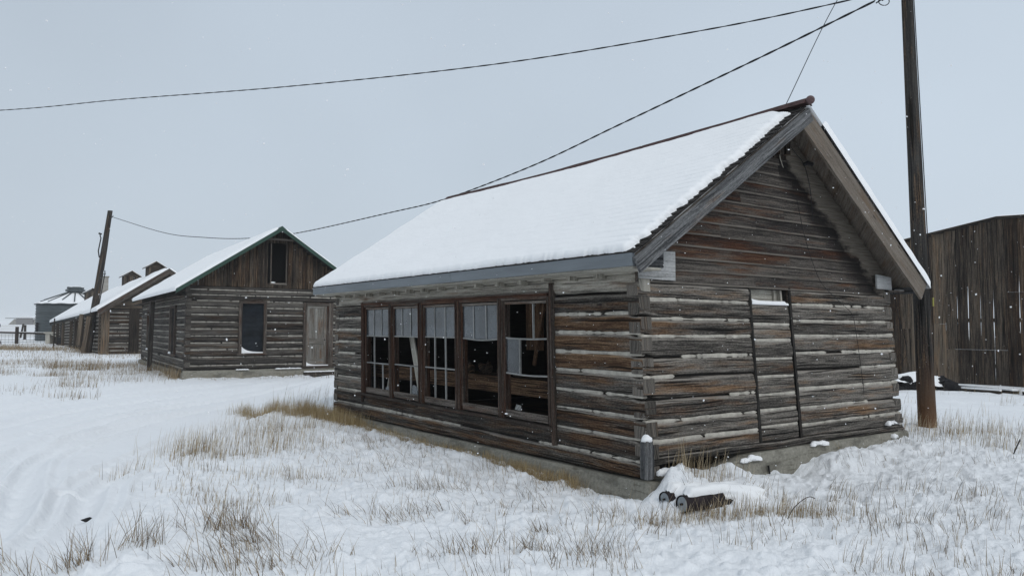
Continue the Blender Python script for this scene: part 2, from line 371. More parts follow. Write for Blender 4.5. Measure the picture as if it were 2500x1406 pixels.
CTRL = np.array([(0, 3, 0), (1.47, 7.98, 0), (5.83, 11.08, .175), (-3.57, 15.06, .05), (-10.5, 24, .10), (-5.6, 27.2, .12), (6.85, 12.3, .20), (-24.2, 43.6, .12), (15.2, 22.1, .12), (-8, 8, 0), (8, 7, .05), (14, 12, .15), (-40, 60, .12), (3.3, 9.2, .02), (4.4, 9.9, .13)])
FOOT = [(-4.9, 9.9, .5), (-4.95, 9.4, .5), (-4.75, 8.0, .6), (-5.2, 7.2, .5), (-5.0, 6.3, .6)]
for k in range(16):   # a walked line to the right of the cabin
    t = k / 15; FOOT.append((5.6 - 3.1 * t + .12 * (k % 2), 10.8 - 4.3 * t, 2.3))
for k in range(12):
    t = k / 11; FOOT.append((-2.9 + 2.6 * t, 11.6 - 3.6 * t + .15 * (k % 2), 2.2))
BUMPS = []  # x, y, amp, r along d2, r along d1
def lv(v, u): return P0 + v * D2 + u * D1
def addb(v, u, a, rv, ru): q = lv(v, u); BUMPS.append((q[0], q[1], a, rv, ru))
addb(.45, -.12, .25, .42, .20); addb(1.15, -.10, .17, .32, .22); addb(.2, -.3, .13, .22, .25); addb(1.0, -.45, .12, .5, .25)
BUMPS += [(1.65, 7.30, -.07, .16, .12), (1.50, 7.60, -.06, .12, .10), (1.9, 7.42, -.05, .2, .09), (1.95, 7.75, .10, .3, .12), (1.66, 7.82, .10, .16, .1)]; addb(2.35, -.15, -.11, .2, .22); addb(3.0, -.28, .10, .35, .25); addb(3.7, -.3, .08, .5, .25); addb(4.8, -.3, .05, .6, .3)
def base_h(x, y):
    wsum = 0; z = 0
    for cx, cy, cz in CTRL:
        d2 = (x - cx) ** 2 + (y - cy) ** 2; s = 1 / (d2 + 1.5) ** 1.6
        wsum = wsum + s; z = z + s * cz
    return z / wsum
def ground(x, y, detail=True):
    x = np.asarray(x, float); y = np.asarray(y, float)
    r = np.hypot(x, y)
    z = base_h(x, y)
    far = sm((r - 60) / 200)
    z = z * (1 - far) + far * .0
    bx = np.interp(y, BND_Y, BND_X) + fbm(y * .9, 0 * y, 5) * .15; lx = np.interp(y, LFT_Y, LFT_X)
    road = sm((bx - x) / .35) * sm((x - lx) / .8) * sm((34 - y) / 5)
    yard = sm((x - 7.0 + (y - 14) * .0) / 1.5) * sm((y - 13.0) / 1.5)
    smooth = np.maximum(road, yard * .9)
    near = sm((60 - r) / 40)
    rough = (1 - smooth) * near
    z = z + rough * (fbm(x * .9, y * .9, 21, 3) * .055 + fbm(x * 3.1, y * 3.1, 31, 4) * .042)
    ridg = 1 - np.abs(fbm(x * 5.2, y * 5.2, 41, 3)) * 2
    z = z + rough * np.clip(ridg, 0, 1) ** 2 * .018
    z = z + rough * sm((16 - r) / 6) * (np.abs(fbm(x * 13, y * 13, 43, 2)) * -.016 + np.clip(fbm(x * 21, y * 17, 45, 2) - .25, 0, 1) * .03)
    cl = np.clip(fbm(x * 8.3 + 9, y * 8.3, 47, 2) - .12, 0, 1); z = z + rough * sm((22 - r) / 8) * cl * .10
    z = z + smooth * near * (fbm(x * .7, y * .7, 51, 3) * .02 + fbm(x * 4, y * 4, 57, 4) * .012 - np.clip(fbm(x * 9, y * 9, 59, 3) - .35, 0, 1) * .015)
    z = z + fbm(x * .02, y * .02, 61, 3) * .25 * far + sm((r - 110) / 290) * 1.95
    # bank where the road is ploughed through
    z = z + .045 * np.exp(-((x - bx - .25) / .22) ** 2) * sm((y - 3) / 2) * sm((20 - y) / 5)
    for P, a, wd in RUTS:
        lo = P.min(0) - 1.2; hi = P.max(0) + 1.2
        mk = (x > lo[0]) & (x < hi[0]) & (y > lo[1]) & (y < hi[1])
        if not np.any(mk): continue
        xm = x[mk]; ym = y[mk]
        d = dist_poly(xm + fbm(xm * .7, ym * .7, 71, 2) * .05, ym, P)
        am = (1.0 + 1.0 * vn(xm * .8, ym * .8, 77)) * (.9 + .2 * vn(xm * 7, ym * 7, 78))
        z[mk] = z[mk] + am * (-a * np.exp(-(d / wd) ** 2) + a * .55 * np.exp(-((d - 1.9 * wd) / (wd * .7)) ** 2) * (.5 + .4 * vn(xm * 2.5, ym * 2.5, 79)))
    for (fx, fy, k) in FOOT:
        dx = x - fx; dy = y - fy; c, s = math.cos(k), math.sin(k)
        a = dx * c + dy * s; b_ = -dx * s + dy * c
        q = (a / .17) ** 2 + (b_ / .075) ** 2
        z = z - .05 * np.exp(-q * q * .7) + .014 * np.exp(-((np.sqrt(q) - 1.6) / .45) ** 2)
    for (bx_, by_, a, rv, ru) in BUMPS:
        dx = x - bx_; dy = y - by_
        p = dx * D2[0] + dy * D2[1]; q = dx * D1[0] + dy * D1[1]
        e = (p / rv) ** 2 + (q / ru) ** 2
        z = z + a * np.exp(-e) * (1 + .35 * fbm(x * 6, y * 6, 91, 3))
    # little hollow along the front foundation where the eave shelters the grass
    v, u = uv_main(x, y)
    inside = sm((u + .6) / .6) * sm((L_ + .6 - u) / .6)
    z = z - .05 * np.exp(-((v + .12) / .16) ** 2) * inside
    ins = (v > .15) & (v < W_ - .15) & (u > .15) & (u < L_ - .15)
    z = np.where(ins, np.minimum(z, -.05), z)
    return z
def gz(x, y): return float(ground(np.array([x]), np.array([y]))[0])

# ------------------------------------------------------------------ the setting: snow covered ground
def make_ground():
    rs = [.3]
    while rs[-1] < 2500:
        r = rs[-1]; k = .03 if r < 2.5 else (.0046 if r < 13 else (.011 if r < 90 else .035)); rs.append(r * (1 + k))
    rs = np.array(rs)
    fr = np.linspace(R(-46), R(46), 1150); bk = np.linspace(R(52), R(308), 90)[1:-1]
    az = np.concatenate([fr, bk]); n, m = len(rs), len(az)
    X = rs[:, None] * np.sin(az)[None]; Y = rs[:, None] * np.cos(az)[None]
    Z = ground(X.ravel(), Y.ravel()).reshape(n, m)
    P = np.stack([X, Y, Z], -1).reshape(-1, 3)
    idx = np.arange(n * m).reshape(n, m); a, b = idx, np.roll(idx, -1, 1)
    F = np.stack([a[:-1], b[:-1], b[1:], a[1:]], -1).reshape(-1, 4)
    P = np.vstack([P, [[0, 0, Z[0].mean()]]]); c = len(P) - 1
    me = bpy.data.meshes.new("ground")
    tri = np.stack([np.full(m, c), np.roll(idx[0], -1), idx[0]], -1)
    me.vertices.add(len(P)); me.vertices.foreach_set("co", P.ravel())
    nl = F.size + tri.size; me.loops.add(nl); me.loops.foreach_set("vertex_index", np.concatenate([F.ravel(), tri.ravel()]).astype(np.int32))
    me.polygons.add(len(F) + len(tri))
    me.polygons.foreach_set("loop_start", np.concatenate([np.arange(len(F)) * 4, len(F) * 4 + np.arange(len(tri)) * 3]).astype(np.int32))
    me.update(calc_edges=True); me.polygons.foreach_set("use_smooth", np.ones(len(me.polygons), bool))
    # stubble streaks on the far plain live in the material (object coordinates)
    m_, nt, b = newmat("snow_field", .75, .15)
    tcn = nt.nodes.new("ShaderNodeTexCoord"); o = tcn.outputs['Object']
    n1 = noise(nt, o, 9, 6, .6); n2 = noise(nt, o, 70, 3, .6); n3 = noise(nt, o, .6, 4, .6)
    sepn = nt.nodes.new("ShaderNodeVectorMath"); sepn.operation = 'LENGTH'; nt.links.new(o, sepn.inputs[0])
    ff = nt.nodes.new("ShaderNodeMapRange"); ff.inputs[1].default_value = 55; ff.inputs[2].default_value = 110; nt.links.new(sepn.outputs['Value'], ff.inputs[0])
    st = noise(nt, mapping(nt, o, (.016, .045, .03)), 1, 6, .62)
    st = ramp(nt, st, [(.42, g3(0)), (.62, g3(.8))])
    base = mixc(nt, n3, (.82, .832, .848), (.875, .885, .897))
    col = mixc(nt, math_(nt, 'MULTIPLY', ff.outputs[0], st), base, (.50, .47, .42))
    nt.links.new(col, b.inputs['Base Color'])
    bp = nt.nodes.new("ShaderNodeBump"); bp.inputs['Strength'].default_value = .75; bp.inputs['Distance'].default_value = .05
    nt.links.new(math_(nt, 'ADD', n1, math_(nt, 'MULTIPLY', n2, .22)), bp.inputs['Height']); nt.links.new(bp.outputs[0], b.inputs['Normal'])
    me.materials.append(m_)
    ob = bpy.data.objects.new("snowy_ground", me); COL.objects.link(ob); tag(ob, kind="structure")
make_ground()

# ------------------------------------------------------------------ log building kit
def fr_front(x0=0.0): return lambda s, o, z: np.stack(np.broadcast_arrays(x0 - o, s, z), -1)        # faces -x, runs along y
def fr_gable(y0=0.0): return lambda s, o, z: np.stack(np.broadcast_arrays(s, y0 - o, z), -1)        # faces -y, runs along x
def fr_rear(x1): return lambda s, o, z: np.stack(np.broadcast_arrays(x1 + o, s, z), -1)
def fr_far(y1): return lambda s, o, z: np.stack(np.broadcast_arrays(s, y1 + o, z), -1)
def log(mb, fr, s0, s1, zb, zt, depth=.17, tone=None, step=.06, rough=1.0, pinch=(0, 0), seed=None, round_=.035, flip=False, bulge=.0):
    """zb, zt: (at s0, at s1)"""
    tone = tone or rt(); seed = seed if seed is not None else random.randint(0, 9999)
    n = max(3, int(abs(s1 - s0) / step)); s = np.linspace(s0, s1, n)
    T = np.array([0, .035, .10, .2, .3, .4, .5, .6, .7, .8, .9, .965, 1.0])
    OFF = np.array([-1, -.38, -.1, -.02, 0, 0, 0, 0, 0, -.02, -.1, -.38, -1]) * round_ - 4 * bulge * (T - .5) ** 2
    k = (s - s0) / (s1 - s0 + 1e-9)
    b = zb[0] + (zb[1] - zb[0]) * k; t = zt[0] + (zt[1] - zt[0]) * k
    b = b + fbm(s * 1.3, seed + 0 * s, 1, 3) * .014 * rough; t = t + fbm(s * 1.3, seed + 3.3 + 0 * s, 2, 3) * .014 * rough
    c = (b + t) / 2; hh = (t - b) / 2
    d0 = s - min(s0, s1); d1 = max(s0, s1) - s
    pf = 1 - pinch[0] * sm((.2 - d0) / .08) - pinch[1] * sm((.2 - d1) / .08)
    b = c - hh * pf; t = c + hh * pf
    S, TT = np.meshgrid(s, T, indexing='ij')
    Z = b[:, None] + (t - b)[:, None] * TT
    O = OFF[None] + rough * (fbm(S * 1.1 + seed, TT * 2.2, 3, 3) * .014 + fbm(S * 1.6 + seed, TT * 13, 4, 3) * .009)
    F = fr(S, O, Z)
    Bk = fr(S[:, :2], np.full_like(S[:, :2], -depth), np.stack([t, b], 1))
    P = np.concatenate([F, Bk], 1)
    r = random.random() * 50
    uvv = Z - Z.mean() + r
    U = np.concatenate([np.stack([S + r, uvv], -1), np.stack([S[:, :2] + r, np.stack([t, b], 1) + r + .3], -1)], 1)
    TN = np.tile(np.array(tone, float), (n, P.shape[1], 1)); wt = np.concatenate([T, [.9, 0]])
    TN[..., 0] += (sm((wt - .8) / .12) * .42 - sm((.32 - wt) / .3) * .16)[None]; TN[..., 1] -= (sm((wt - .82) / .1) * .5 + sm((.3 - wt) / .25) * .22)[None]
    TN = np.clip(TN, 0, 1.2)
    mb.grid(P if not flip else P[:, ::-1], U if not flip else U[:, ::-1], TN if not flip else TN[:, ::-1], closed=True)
    for i in (0, n - 1):
        q = P[i]; uvq = np.stack([U[i][:, 1] * .4, U[i][:, 1] * .4 + (q[:, 0] + q[:, 1])], 1)
        f = tuple(range(len(q)));
        if (i == 0) ^ flip: f = f[::-1]
        mb.add(q, [f], uvq, (min(1, tone[0] + .12), tone[1] * .3, tone[2]))
def spans(s0, s1, z, ops):
    """the free stretches of a course at height z"""
    out = [(s0, s1)]
    for (a, b, z0, z1) in ops:
        if z0 < z < z1:
            nw = []
            for p, q in out:
                if b <= p or a >= q: nw.append((p, q)); continue
                if a > p: nw.append((p, a))
                if b < q: nw.append((b, q))
            out = nw
    return out
def log_wall(parent, fr, s0, s1, courses, ops, mat, chmat, toner, over=(.0, .0), pinch=(.0, .0), gap=.012, ch_h=.02, ch_keep=.9, step=.06,
             rough=1.0, coursef=None, fn=None, core=True, flip=False, round_=.035, bulge=0, name="log_wall", ch_out=-.012, depth=.17, snow=None):
    """courses: list of (z at s0, z at s1)"""
    A, Cm = MB(), MB()
    Z = lambda i, s: courses[i][0] + (courses[i][1] - courses[i][0]) * (s - s0) / (s1 - s0)
    for i in range(len(courses) - 1):
        zm = .25 * sum(courses[i]) + .25 * sum(courses[i + 1])
        for (a, b) in spans(s0 - over[0] * (1 if 1 else 0), s1 + over[1], zm, ops):
            if b - a < .05: continue
            pj = [0, 0]
            ea, eb = a, b
            if a <= s0: ea = a - random.uniform(0, .010); pj[0] = pinch[0]
            if b >= s1: eb = b + random.uniform(0, .010); pj[1] = pinch[1]
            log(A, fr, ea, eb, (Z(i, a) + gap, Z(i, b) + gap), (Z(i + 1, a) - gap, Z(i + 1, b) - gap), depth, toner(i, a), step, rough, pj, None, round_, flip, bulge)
        if i == 0: continue
        zc = .5 * (courses[i][0] + courses[i][1])
        for (a, b) in spans(s0, s1, zc, ops):
            s = a + .01
            while s < b - .03:
                ln = random.uniform(.25, 1.9); e = min(b - .01, s + ln)
                if random.random() < (ch_keep if not callable(ch_keep) else ch_keep(i, s)) and e - s > .05:
                    n = max(3, int((e - s) / .03)); ss = np.linspace(s, e, n); seed = random.randint(0, 9999)
                    hh = ch_h * random.uniform(.7, 1.25)
                    tp = sm((ss - s) / .03) * sm((e - ss) / .03) * .7 + .3
                    crk = 1 - .5 * (vn(ss * 14, seed + ss * 0, 3) > .82)
                    h_ = hh * tp * (.75 + .5 * vn(ss * 7, seed + 0 * ss, 5)) * crk
                    zc_ = Z(i, ss) + fbm(ss * 2, seed + 0 * ss, 6, 2) * .006
                    prof = np.array([(-1.0, -.05), (-.75, .0), (0, .006), (.75, .0), (1.0, -.05)])
                    PZ = zc_[:, None] + h_[:, None] * prof[None, :, 0]
                    PO = ch_out + prof[None, :, 1] + fbm(ss * 9, seed + 0 * ss, 8, 3)[:, None] * .006 * np.ones((1, 5))
                    Cm.grid(fr(np.repeat(ss[:, None], 5, 1), PO, PZ))
                s = e + (random.uniform(.0, .05) if random.random() < .6 else 0)
    lw = A.build(name, mat, parent, fn, smooth=False)
    if Cm.v: Cm.build("chinking", chmat, lw, fn)
    if core:
        K = MB(); zs = sorted({courses[0][0], courses[-1][0]} | {o[2] for o in ops if o[2] > courses[0][0]} | {o[3] for o in ops if o[3] < courses[-1][0]})
        for z0, z1 in zip(zs[:-1], zs[1:]):
            for (a, b) in spans(s0 + .1, s1 - .1, (z0 + z1) / 2, ops):
                q = [fr(np.array(x), np.array(o), np.array(z)) for x, o, z in ((a, -.055, z0), (b, -.13, z1))]
                K.box(q[0], q[1])
        K.build("gap_backing", M['core'], lw, fn)  # dark core slab added inside the wall to block light between logs
    return lw

def snow_sheet(name, parent, E0, E1, R0, R1, thick, near_ret, far_ret, eave_ret, ridge_ret, step=(.03, .03), seed=0, mat=None, fn=None, nrm=None, lip=.02, crease=0.0, rf=.9):
    """snow lying on a roof slope: E0/E1 eave near/far, R0/R1 ridge near/far"""
    E0, E1, R0, R1 = [np.array(q, float) for q in (E0, E1, R0, R1)]
    A = np.linalg.norm(E1 - E0); B = np.linalg.norm(R0 - E0)
    a = np.concatenate([np.linspace(0, min(1.2, A / 3), int(min(1.2, A / 3) / step[0])), np.linspace(min(1.2, A / 3), A, int(A / (step[0] * 1.4)))[1:]])
    b = np.concatenate([np.linspace(-lip, .12, 9)[:-1], np.linspace(.12, B, int(B / step[1]))])
    Am, Bm = np.meshgrid(a, b, indexing='ij')
    ka = (Am / A)[..., None]; kb = (Bm / B)[..., None]
    P = (E0 * (1 - ka) + E1 * ka) * (1 - kb) + (R0 * (1 - ka) + R1 * ka) * kb
    nv = np.cross(E1 - E0, R0 - E0); nv /= np.linalg.norm(nv)
    if nv[2] < 0: nv = -nv
    d = np.minimum.reduce([Am - near_ret(Bm), A - far_ret(Bm) - Am, Bm + lip * .9 - eave_ret(Am), B - ridge_ret(Am) - Bm])
    h = thick * np.clip(d / (thick * rf), 0, 1) ** .5
    tex = fbm(Am * 1.2, Bm * 3, seed + 3, 4) * .014 + fbm(Am * 7, Bm * 13, seed + 5, 3) * .006
    tex = tex + .014 * fbm(Am * 6.5, Bm * 0 + seed, seed + 21, 3) * np.exp(-np.clip(Bm, 0, 9) / .12) - .02 * np.clip(fbm(Am * .9, Bm * 1.3, seed + 31, 3) - .1, 0, 1)
    if crease:   # shingle courses telegraphing through near the rake
        cr = (Bm / .135 + .35 * fbm(Am * 1.5, Bm * 1.5, seed + 9, 2)) % 1.0
        tex = tex - crease * np.exp(-Am / 1.2) * np.clip(1 - cr * 3.2, 0, 1) * (.4 + vn(Am * 2.2, Bm * 9, seed + 12))
        tex = tex - crease * .10 * np.clip(1 - cr * 3.2, 0, 1)
    h = np.where(d > 0, h + tex * np.clip(d / .08, 0, 1), -.03)
    P = P + nv * h[..., None]
    mb = MB(); mb.grid(P); return mb.build(name, mat or M['rsnow'], parent, fn, smooth=True)

# ================================================================== 1. the near log cabin
cabin = empty("log_cabin", (P0[0], P0[1], 0), YAW, "nearest log cabin with a row of five broken tall windows under its snowy gable roof", "cabin")
ZW = 2.42
def lean(V):
    V = np.array(V, float); x, y, z = V[:, 0], V[:, 1], V[:, 2]
    t = np.clip(z / ZW, 0, 1.0)
    dy = t * (.12 * sm(1 - y / 2.2) - .13 * sm((y - 6.9) / 1.8))
    dx = t * (-.055 - .10 * np.clip(x / W_, 0, 1))
    return np.stack([x + dx, y + dy, z], 1)
# --- front wall (faces the camera's left), runs along +y
zf = [.15, .36, .55, .65 + .13, .89 + .1, 1.09 + .11, 1.40, 1.60, 1.84, 2.03, 2.22, 2.42]
zf = [.17, .36, .60, .84, 1.06, 1.30, 1.52, 1.75, 1.97, 2.20, 2.42]
drop = lambda z: z - (.07 if z < .3 else (.02 if z < .5 else 0))
OPEN = (1.60, 7.26, .56, 2.215)
def tone_front(i, s):
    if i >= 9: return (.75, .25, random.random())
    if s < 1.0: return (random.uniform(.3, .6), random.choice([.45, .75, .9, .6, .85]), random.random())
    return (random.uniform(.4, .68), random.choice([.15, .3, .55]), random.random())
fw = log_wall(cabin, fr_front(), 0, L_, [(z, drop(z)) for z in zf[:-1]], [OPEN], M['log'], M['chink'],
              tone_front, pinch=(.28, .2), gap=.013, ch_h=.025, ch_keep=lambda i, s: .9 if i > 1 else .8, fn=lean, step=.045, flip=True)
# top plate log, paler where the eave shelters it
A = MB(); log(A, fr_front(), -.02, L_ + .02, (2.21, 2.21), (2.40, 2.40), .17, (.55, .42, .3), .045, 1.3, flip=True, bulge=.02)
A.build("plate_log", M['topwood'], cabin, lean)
A = MB(); A.box((-.02, .05, 2.40), (.16, L_ - .05, 2.62), (.6, .1, .4)); A.build("frieze_board", M['rafter'], cabin, lean)
for k in range(16):
    y = .52 + k * .525
    A = MB(); A.box((-.13, y, 2.365 + random.uniform(-.012, .012)), (-.0, y + .065, 2.50), (random.uniform(.3, .6), .1, .2)); A.build("rafter_tail", M['rafter'], cabin, lean)
# --- gable wall, runs along +x
zg = [.40, .578, .792, 1.029, 1.272, 1.489, 1.715, 1.909, 2.123, 2.315]
DO = (1.94, 2.80, .40, 2.4)
def tone_gab(i, s): return (random.uniform(.42, .72), random.choice([.12, .2, .3, .42, .5]), random.random())
gw = log_wall(cabin, fr_gable(), 0, W_, [(z - (.0 if k else -.0), z + (.0)) for k, z in enumerate(zg)], [DO], M['log'], M['chink'], tone_gab,
              pinch=(.28, .2), gap=.012, ch_h=.027, ch_keep=lambda i, s: .80 if (s < 1.4 or i % 2) else .66, fn=lean, step=.04)
# sill log under the gable wall, bowed
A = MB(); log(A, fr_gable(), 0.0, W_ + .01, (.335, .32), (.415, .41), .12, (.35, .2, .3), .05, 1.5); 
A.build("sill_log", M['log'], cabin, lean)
# walled-up doorway
B_ = MB(); C_ = MB()
zi = [.40, .60, .80, .99, 1.21, 1.43, 1.66, 1.86, 2.12]
for i in range(len(zi) - 1):
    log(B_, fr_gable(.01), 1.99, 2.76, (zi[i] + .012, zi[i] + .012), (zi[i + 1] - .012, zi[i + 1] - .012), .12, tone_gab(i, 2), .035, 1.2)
    if i:
        ss = np.linspace(2.0, 2.75, 26); pz = zi[i] + np.outer(.018 + .012 * vn(ss * 6, ss * 0 + i, 3), [-1, -.7, 0, .7, 1]); po = np.tile([-.06, -.014, -.008, -.014, -.06], (26, 1))
        C_.grid(fr_gable()(np.repeat(ss[:, None], 5, 1), po, pz))
bd = B_.build("blocked_doorway", M['log'], cabin, lean); C_.build("chinking", M['chink'], bd, lean)
A = MB(); A.box((1.95, .06, .4), (2.8, .14, 2.10)); A.build("gap_backing", M['core'], bd, lean)
for x in (1.925, 2.765):
    A = MB(); A.box((x + .005, -.006, .42), (x + .052, .12, 2.335), (.15, .1, .3)); A.build("door_post", M['pole'], cabin, lean)
A = MB(); A.box((1.985, .10, 2.11), (2.77, .13, 2.33), (.45, .1, .2)); A.box((2.55, .07, 2.11), (2.58, .10, 2.33), (.35, .1, .2)); A.box((2.66, .05, 2.11), (2.70, .10, 2.33), (.35, .1, .2))
A.build("transom_panel", M['rafter'], cabin, lean)
def lump(mb, c, r, seed=0, nn=14, rough=.25, flat=.0):
    th = np.linspace(0, np.pi, nn); ph = np.linspace(0, 2 * np.pi, nn * 2, endpoint=False); T_, P_ = np.meshgrid(th, ph, indexing='ij')
    k = 1 + rough * fbm(np.cos(P_) * np.sin(T_) * 1.7 + seed, np.sin(P_) * np.sin(T_) * 1.7 + np.cos(T_) * 2.1, seed, 3)
    X = np.stack([np.sin(T_) * np.cos(P_) * r[0] * k, np.sin(T_) * np.sin(P_) * r[1] * k, np.maximum(np.cos(T_), -.35 if not flat else -flat) * r[2] * k], -1) + np.array(c)
    mb.grid(X, None, closed=True)
A = MB()
ss = np.linspace(1.995, 2.755, 24); hz = .055 + .03 * np.exp(-(ss - 1.99) / .1) + fbm(ss * 5, ss * 0, 2) * .008; hz[-2:] *= .6
pr_ = np.array([(-.01, 0), (-.014, .5), (-.0, .92), (.03, 1.0), (.10, .9), (.10, 0)])
A.grid(np.stack([np.repeat(ss[:, None], 6, 1), np.tile(pr_[:, 0] + .01, (24, 1)), 2.105 + hz[:, None] * pr_[None, :, 1]], -1), closed=True)
for i in (0, 23): A.add(np.stack([np.full(6, ss[i]), pr_[:, 0] + .01, 2.105 + hz[i] * pr_[:, 1]], 1), [tuple(range(6))])
A.build("ledge_snow", M['rsnow'], cabin, lean, True)
# --- two hidden walls
log_wall(cabin, fr_rear(W_), 0, L_, [(.17 + k * .2245, .17 + k * .2245) for k in range(11)], [], M['log'], M['chink'], tone_gab, fn=lean, step=.12, name="log_wall", pinch=(.4, .4))
log_wall(cabin, fr_far(L_), 0, W_, [(.05 + k * .2365, .05 + k * .2365) for k in range(11)], [], M['log'], M['chink'], tone_gab, fn=lean, step=.12, name="log_wall", flip=True, pinch=(.4, .4))
# --- foundation
F_ = MB()
def fbox(mb, a0, a1, o0, o1, fr, ztop, nseg=90):
    s = np.linspace(a0, a1, nseg); zt = ztop(s)
    pr2 = [(o0, -.5), (o0, .0), (o0 * .9, .45), (o0 * .75, .8), (o0 * .45, 1.0), (o1, 1.0), (o1, -.5)]
    P = np.stack([fr(s, np.full_like(s, o) + (fbm(s * 2.2, s * 0 + k * 3, 5, 3) * .014), np.where(k_ < 0, -.5 + 0 * s, zt * k_ + (fbm(s * 3, s * 0 + k, 7, 3) * .012 if 0 < k_ else 0))) for k, (o, k_) in enumerate(pr2)], 1)
    mb.grid(P, closed=True)
    for i in (0, nseg - 1): mb.add(P[i], [tuple(range(len(pr2)))])
fbox(F_, -.06, L_ + .05, .09, -.2, fr_front(), lambda s: .165 - .07 * s / L_)
fbox(F_, -.02, W_ + .03, .045, -.2, fr_gable(), lambda s: .17 + .15 * sm((s - .9) / .9) + 0 * s)
fbox(F_, -.02, L_ + .05, .05, -.2, fr_rear(W_), lambda s: .17 + 0 * s); fbox(F_, -.02, W_ + .05, .05, -.2, fr_far(L_), lambda s: .12 + 0 * s)
F_.build("foundation", M['concrete'], cabin)
# cracked lump of foundation beside the hollow
A = MB()
P8 = [(1.98, -.045, -.1), (2.42, -.05, -.1), (2.44, .0, -.1), (1.98, .0, -.1), (1.95, -.062, .16), (2.58, -.066, .2), (2.58, .0, .2), (1.95, .0, .16)]
A.hexa(P8); A.build("foundation_patch", M['concrete'], cabin)
A = MB(); A.beam((1.99, -.075, -.02), (1.95, -.072, .16), .018, .01, (0, 1, 0)); A.build("iron_strap", M['black'], cabin)
# snow clumps left on the foundation ledge
for (x, z, rx, rz_) in ((1.66, .26, .17, .04), (3.05, .335, .16, .032), (4.86, .47, .10, .03), (4.93, .27, .06, .035), (.2, .27, .12, .045)):
    A = MB()
    for q in range(5): f = (q - 2) / 2; lump(A, (x + f * rx * .7, -.045 + random.uniform(-.01, .01), z - .012 * abs(f) + random.uniform(-.012, .008)), (rx * random.uniform(.3, .55), random.uniform(.035, .05), rz_ * random.uniform(.6, 1.2)), int(x * 10) + q, 10, .5)
    A.build("snow_clump", M['rsnow'], cabin, None, True)
# corner post with a cap of snow
A = MB(); A.box((-.17, -.13, .235), (-.085, -.03, .63), (.4, .1, .2)); A.box((-.085, -.12, .25), (-.055, -.035, .58), (.3, .1, .2)); cp = A.build("corner_post", M['barge'], cabin)
A = MB(); lump(A, (-.125, -.08, .64), (.06, .062, .05), 3, 12, .3); A.build("snow_cap", M['rsnow'], cp, None, True)

# --- gable siding: overlapping boards up to the rafters
VR, ZR, ZE, ZEB = 2.614, 4.634, 2.584, 2.482
OE, OG, OGF = .373, .327, .06
XE, XB = -OE - .055, W_ + OE - .155
LY = .12     # the top of the near gable leans back
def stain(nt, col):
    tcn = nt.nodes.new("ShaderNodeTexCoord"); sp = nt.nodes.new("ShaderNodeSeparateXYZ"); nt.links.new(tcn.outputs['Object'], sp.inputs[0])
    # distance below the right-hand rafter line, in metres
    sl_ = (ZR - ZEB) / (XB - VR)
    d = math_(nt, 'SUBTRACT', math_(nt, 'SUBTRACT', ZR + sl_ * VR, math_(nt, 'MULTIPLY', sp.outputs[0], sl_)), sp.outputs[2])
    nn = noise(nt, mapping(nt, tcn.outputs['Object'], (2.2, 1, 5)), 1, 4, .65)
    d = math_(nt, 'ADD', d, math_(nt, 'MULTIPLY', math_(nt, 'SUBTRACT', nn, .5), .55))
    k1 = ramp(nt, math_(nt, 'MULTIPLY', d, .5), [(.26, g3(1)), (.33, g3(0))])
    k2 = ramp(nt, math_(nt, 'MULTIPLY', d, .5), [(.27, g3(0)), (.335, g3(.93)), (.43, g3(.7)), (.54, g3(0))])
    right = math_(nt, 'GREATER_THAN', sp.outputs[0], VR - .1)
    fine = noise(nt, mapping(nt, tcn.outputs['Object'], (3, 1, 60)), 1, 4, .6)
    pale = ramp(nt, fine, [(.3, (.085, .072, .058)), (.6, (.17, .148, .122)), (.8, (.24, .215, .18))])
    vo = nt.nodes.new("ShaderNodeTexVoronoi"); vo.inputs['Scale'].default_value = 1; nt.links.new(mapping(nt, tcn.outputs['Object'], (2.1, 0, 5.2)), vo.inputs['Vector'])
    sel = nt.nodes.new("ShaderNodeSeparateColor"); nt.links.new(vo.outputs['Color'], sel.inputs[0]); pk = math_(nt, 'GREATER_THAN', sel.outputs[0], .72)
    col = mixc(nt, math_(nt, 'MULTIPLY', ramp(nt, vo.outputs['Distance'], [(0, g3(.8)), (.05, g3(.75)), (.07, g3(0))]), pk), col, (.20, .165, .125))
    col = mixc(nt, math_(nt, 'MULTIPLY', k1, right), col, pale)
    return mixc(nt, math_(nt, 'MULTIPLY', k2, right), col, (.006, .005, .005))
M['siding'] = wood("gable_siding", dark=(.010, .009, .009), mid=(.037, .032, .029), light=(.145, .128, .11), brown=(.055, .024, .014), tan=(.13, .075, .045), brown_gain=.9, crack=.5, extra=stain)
A = MB(); z = 2.325; kk = 0
def roofx(z):   # siding stops just under the roof boards
    zl = z + .10
    return (XE + (zl - ZE) / (ZR - ZE) * (VR - XE), XB - (zl - ZEB) / (ZR - ZEB) * (XB - VR))
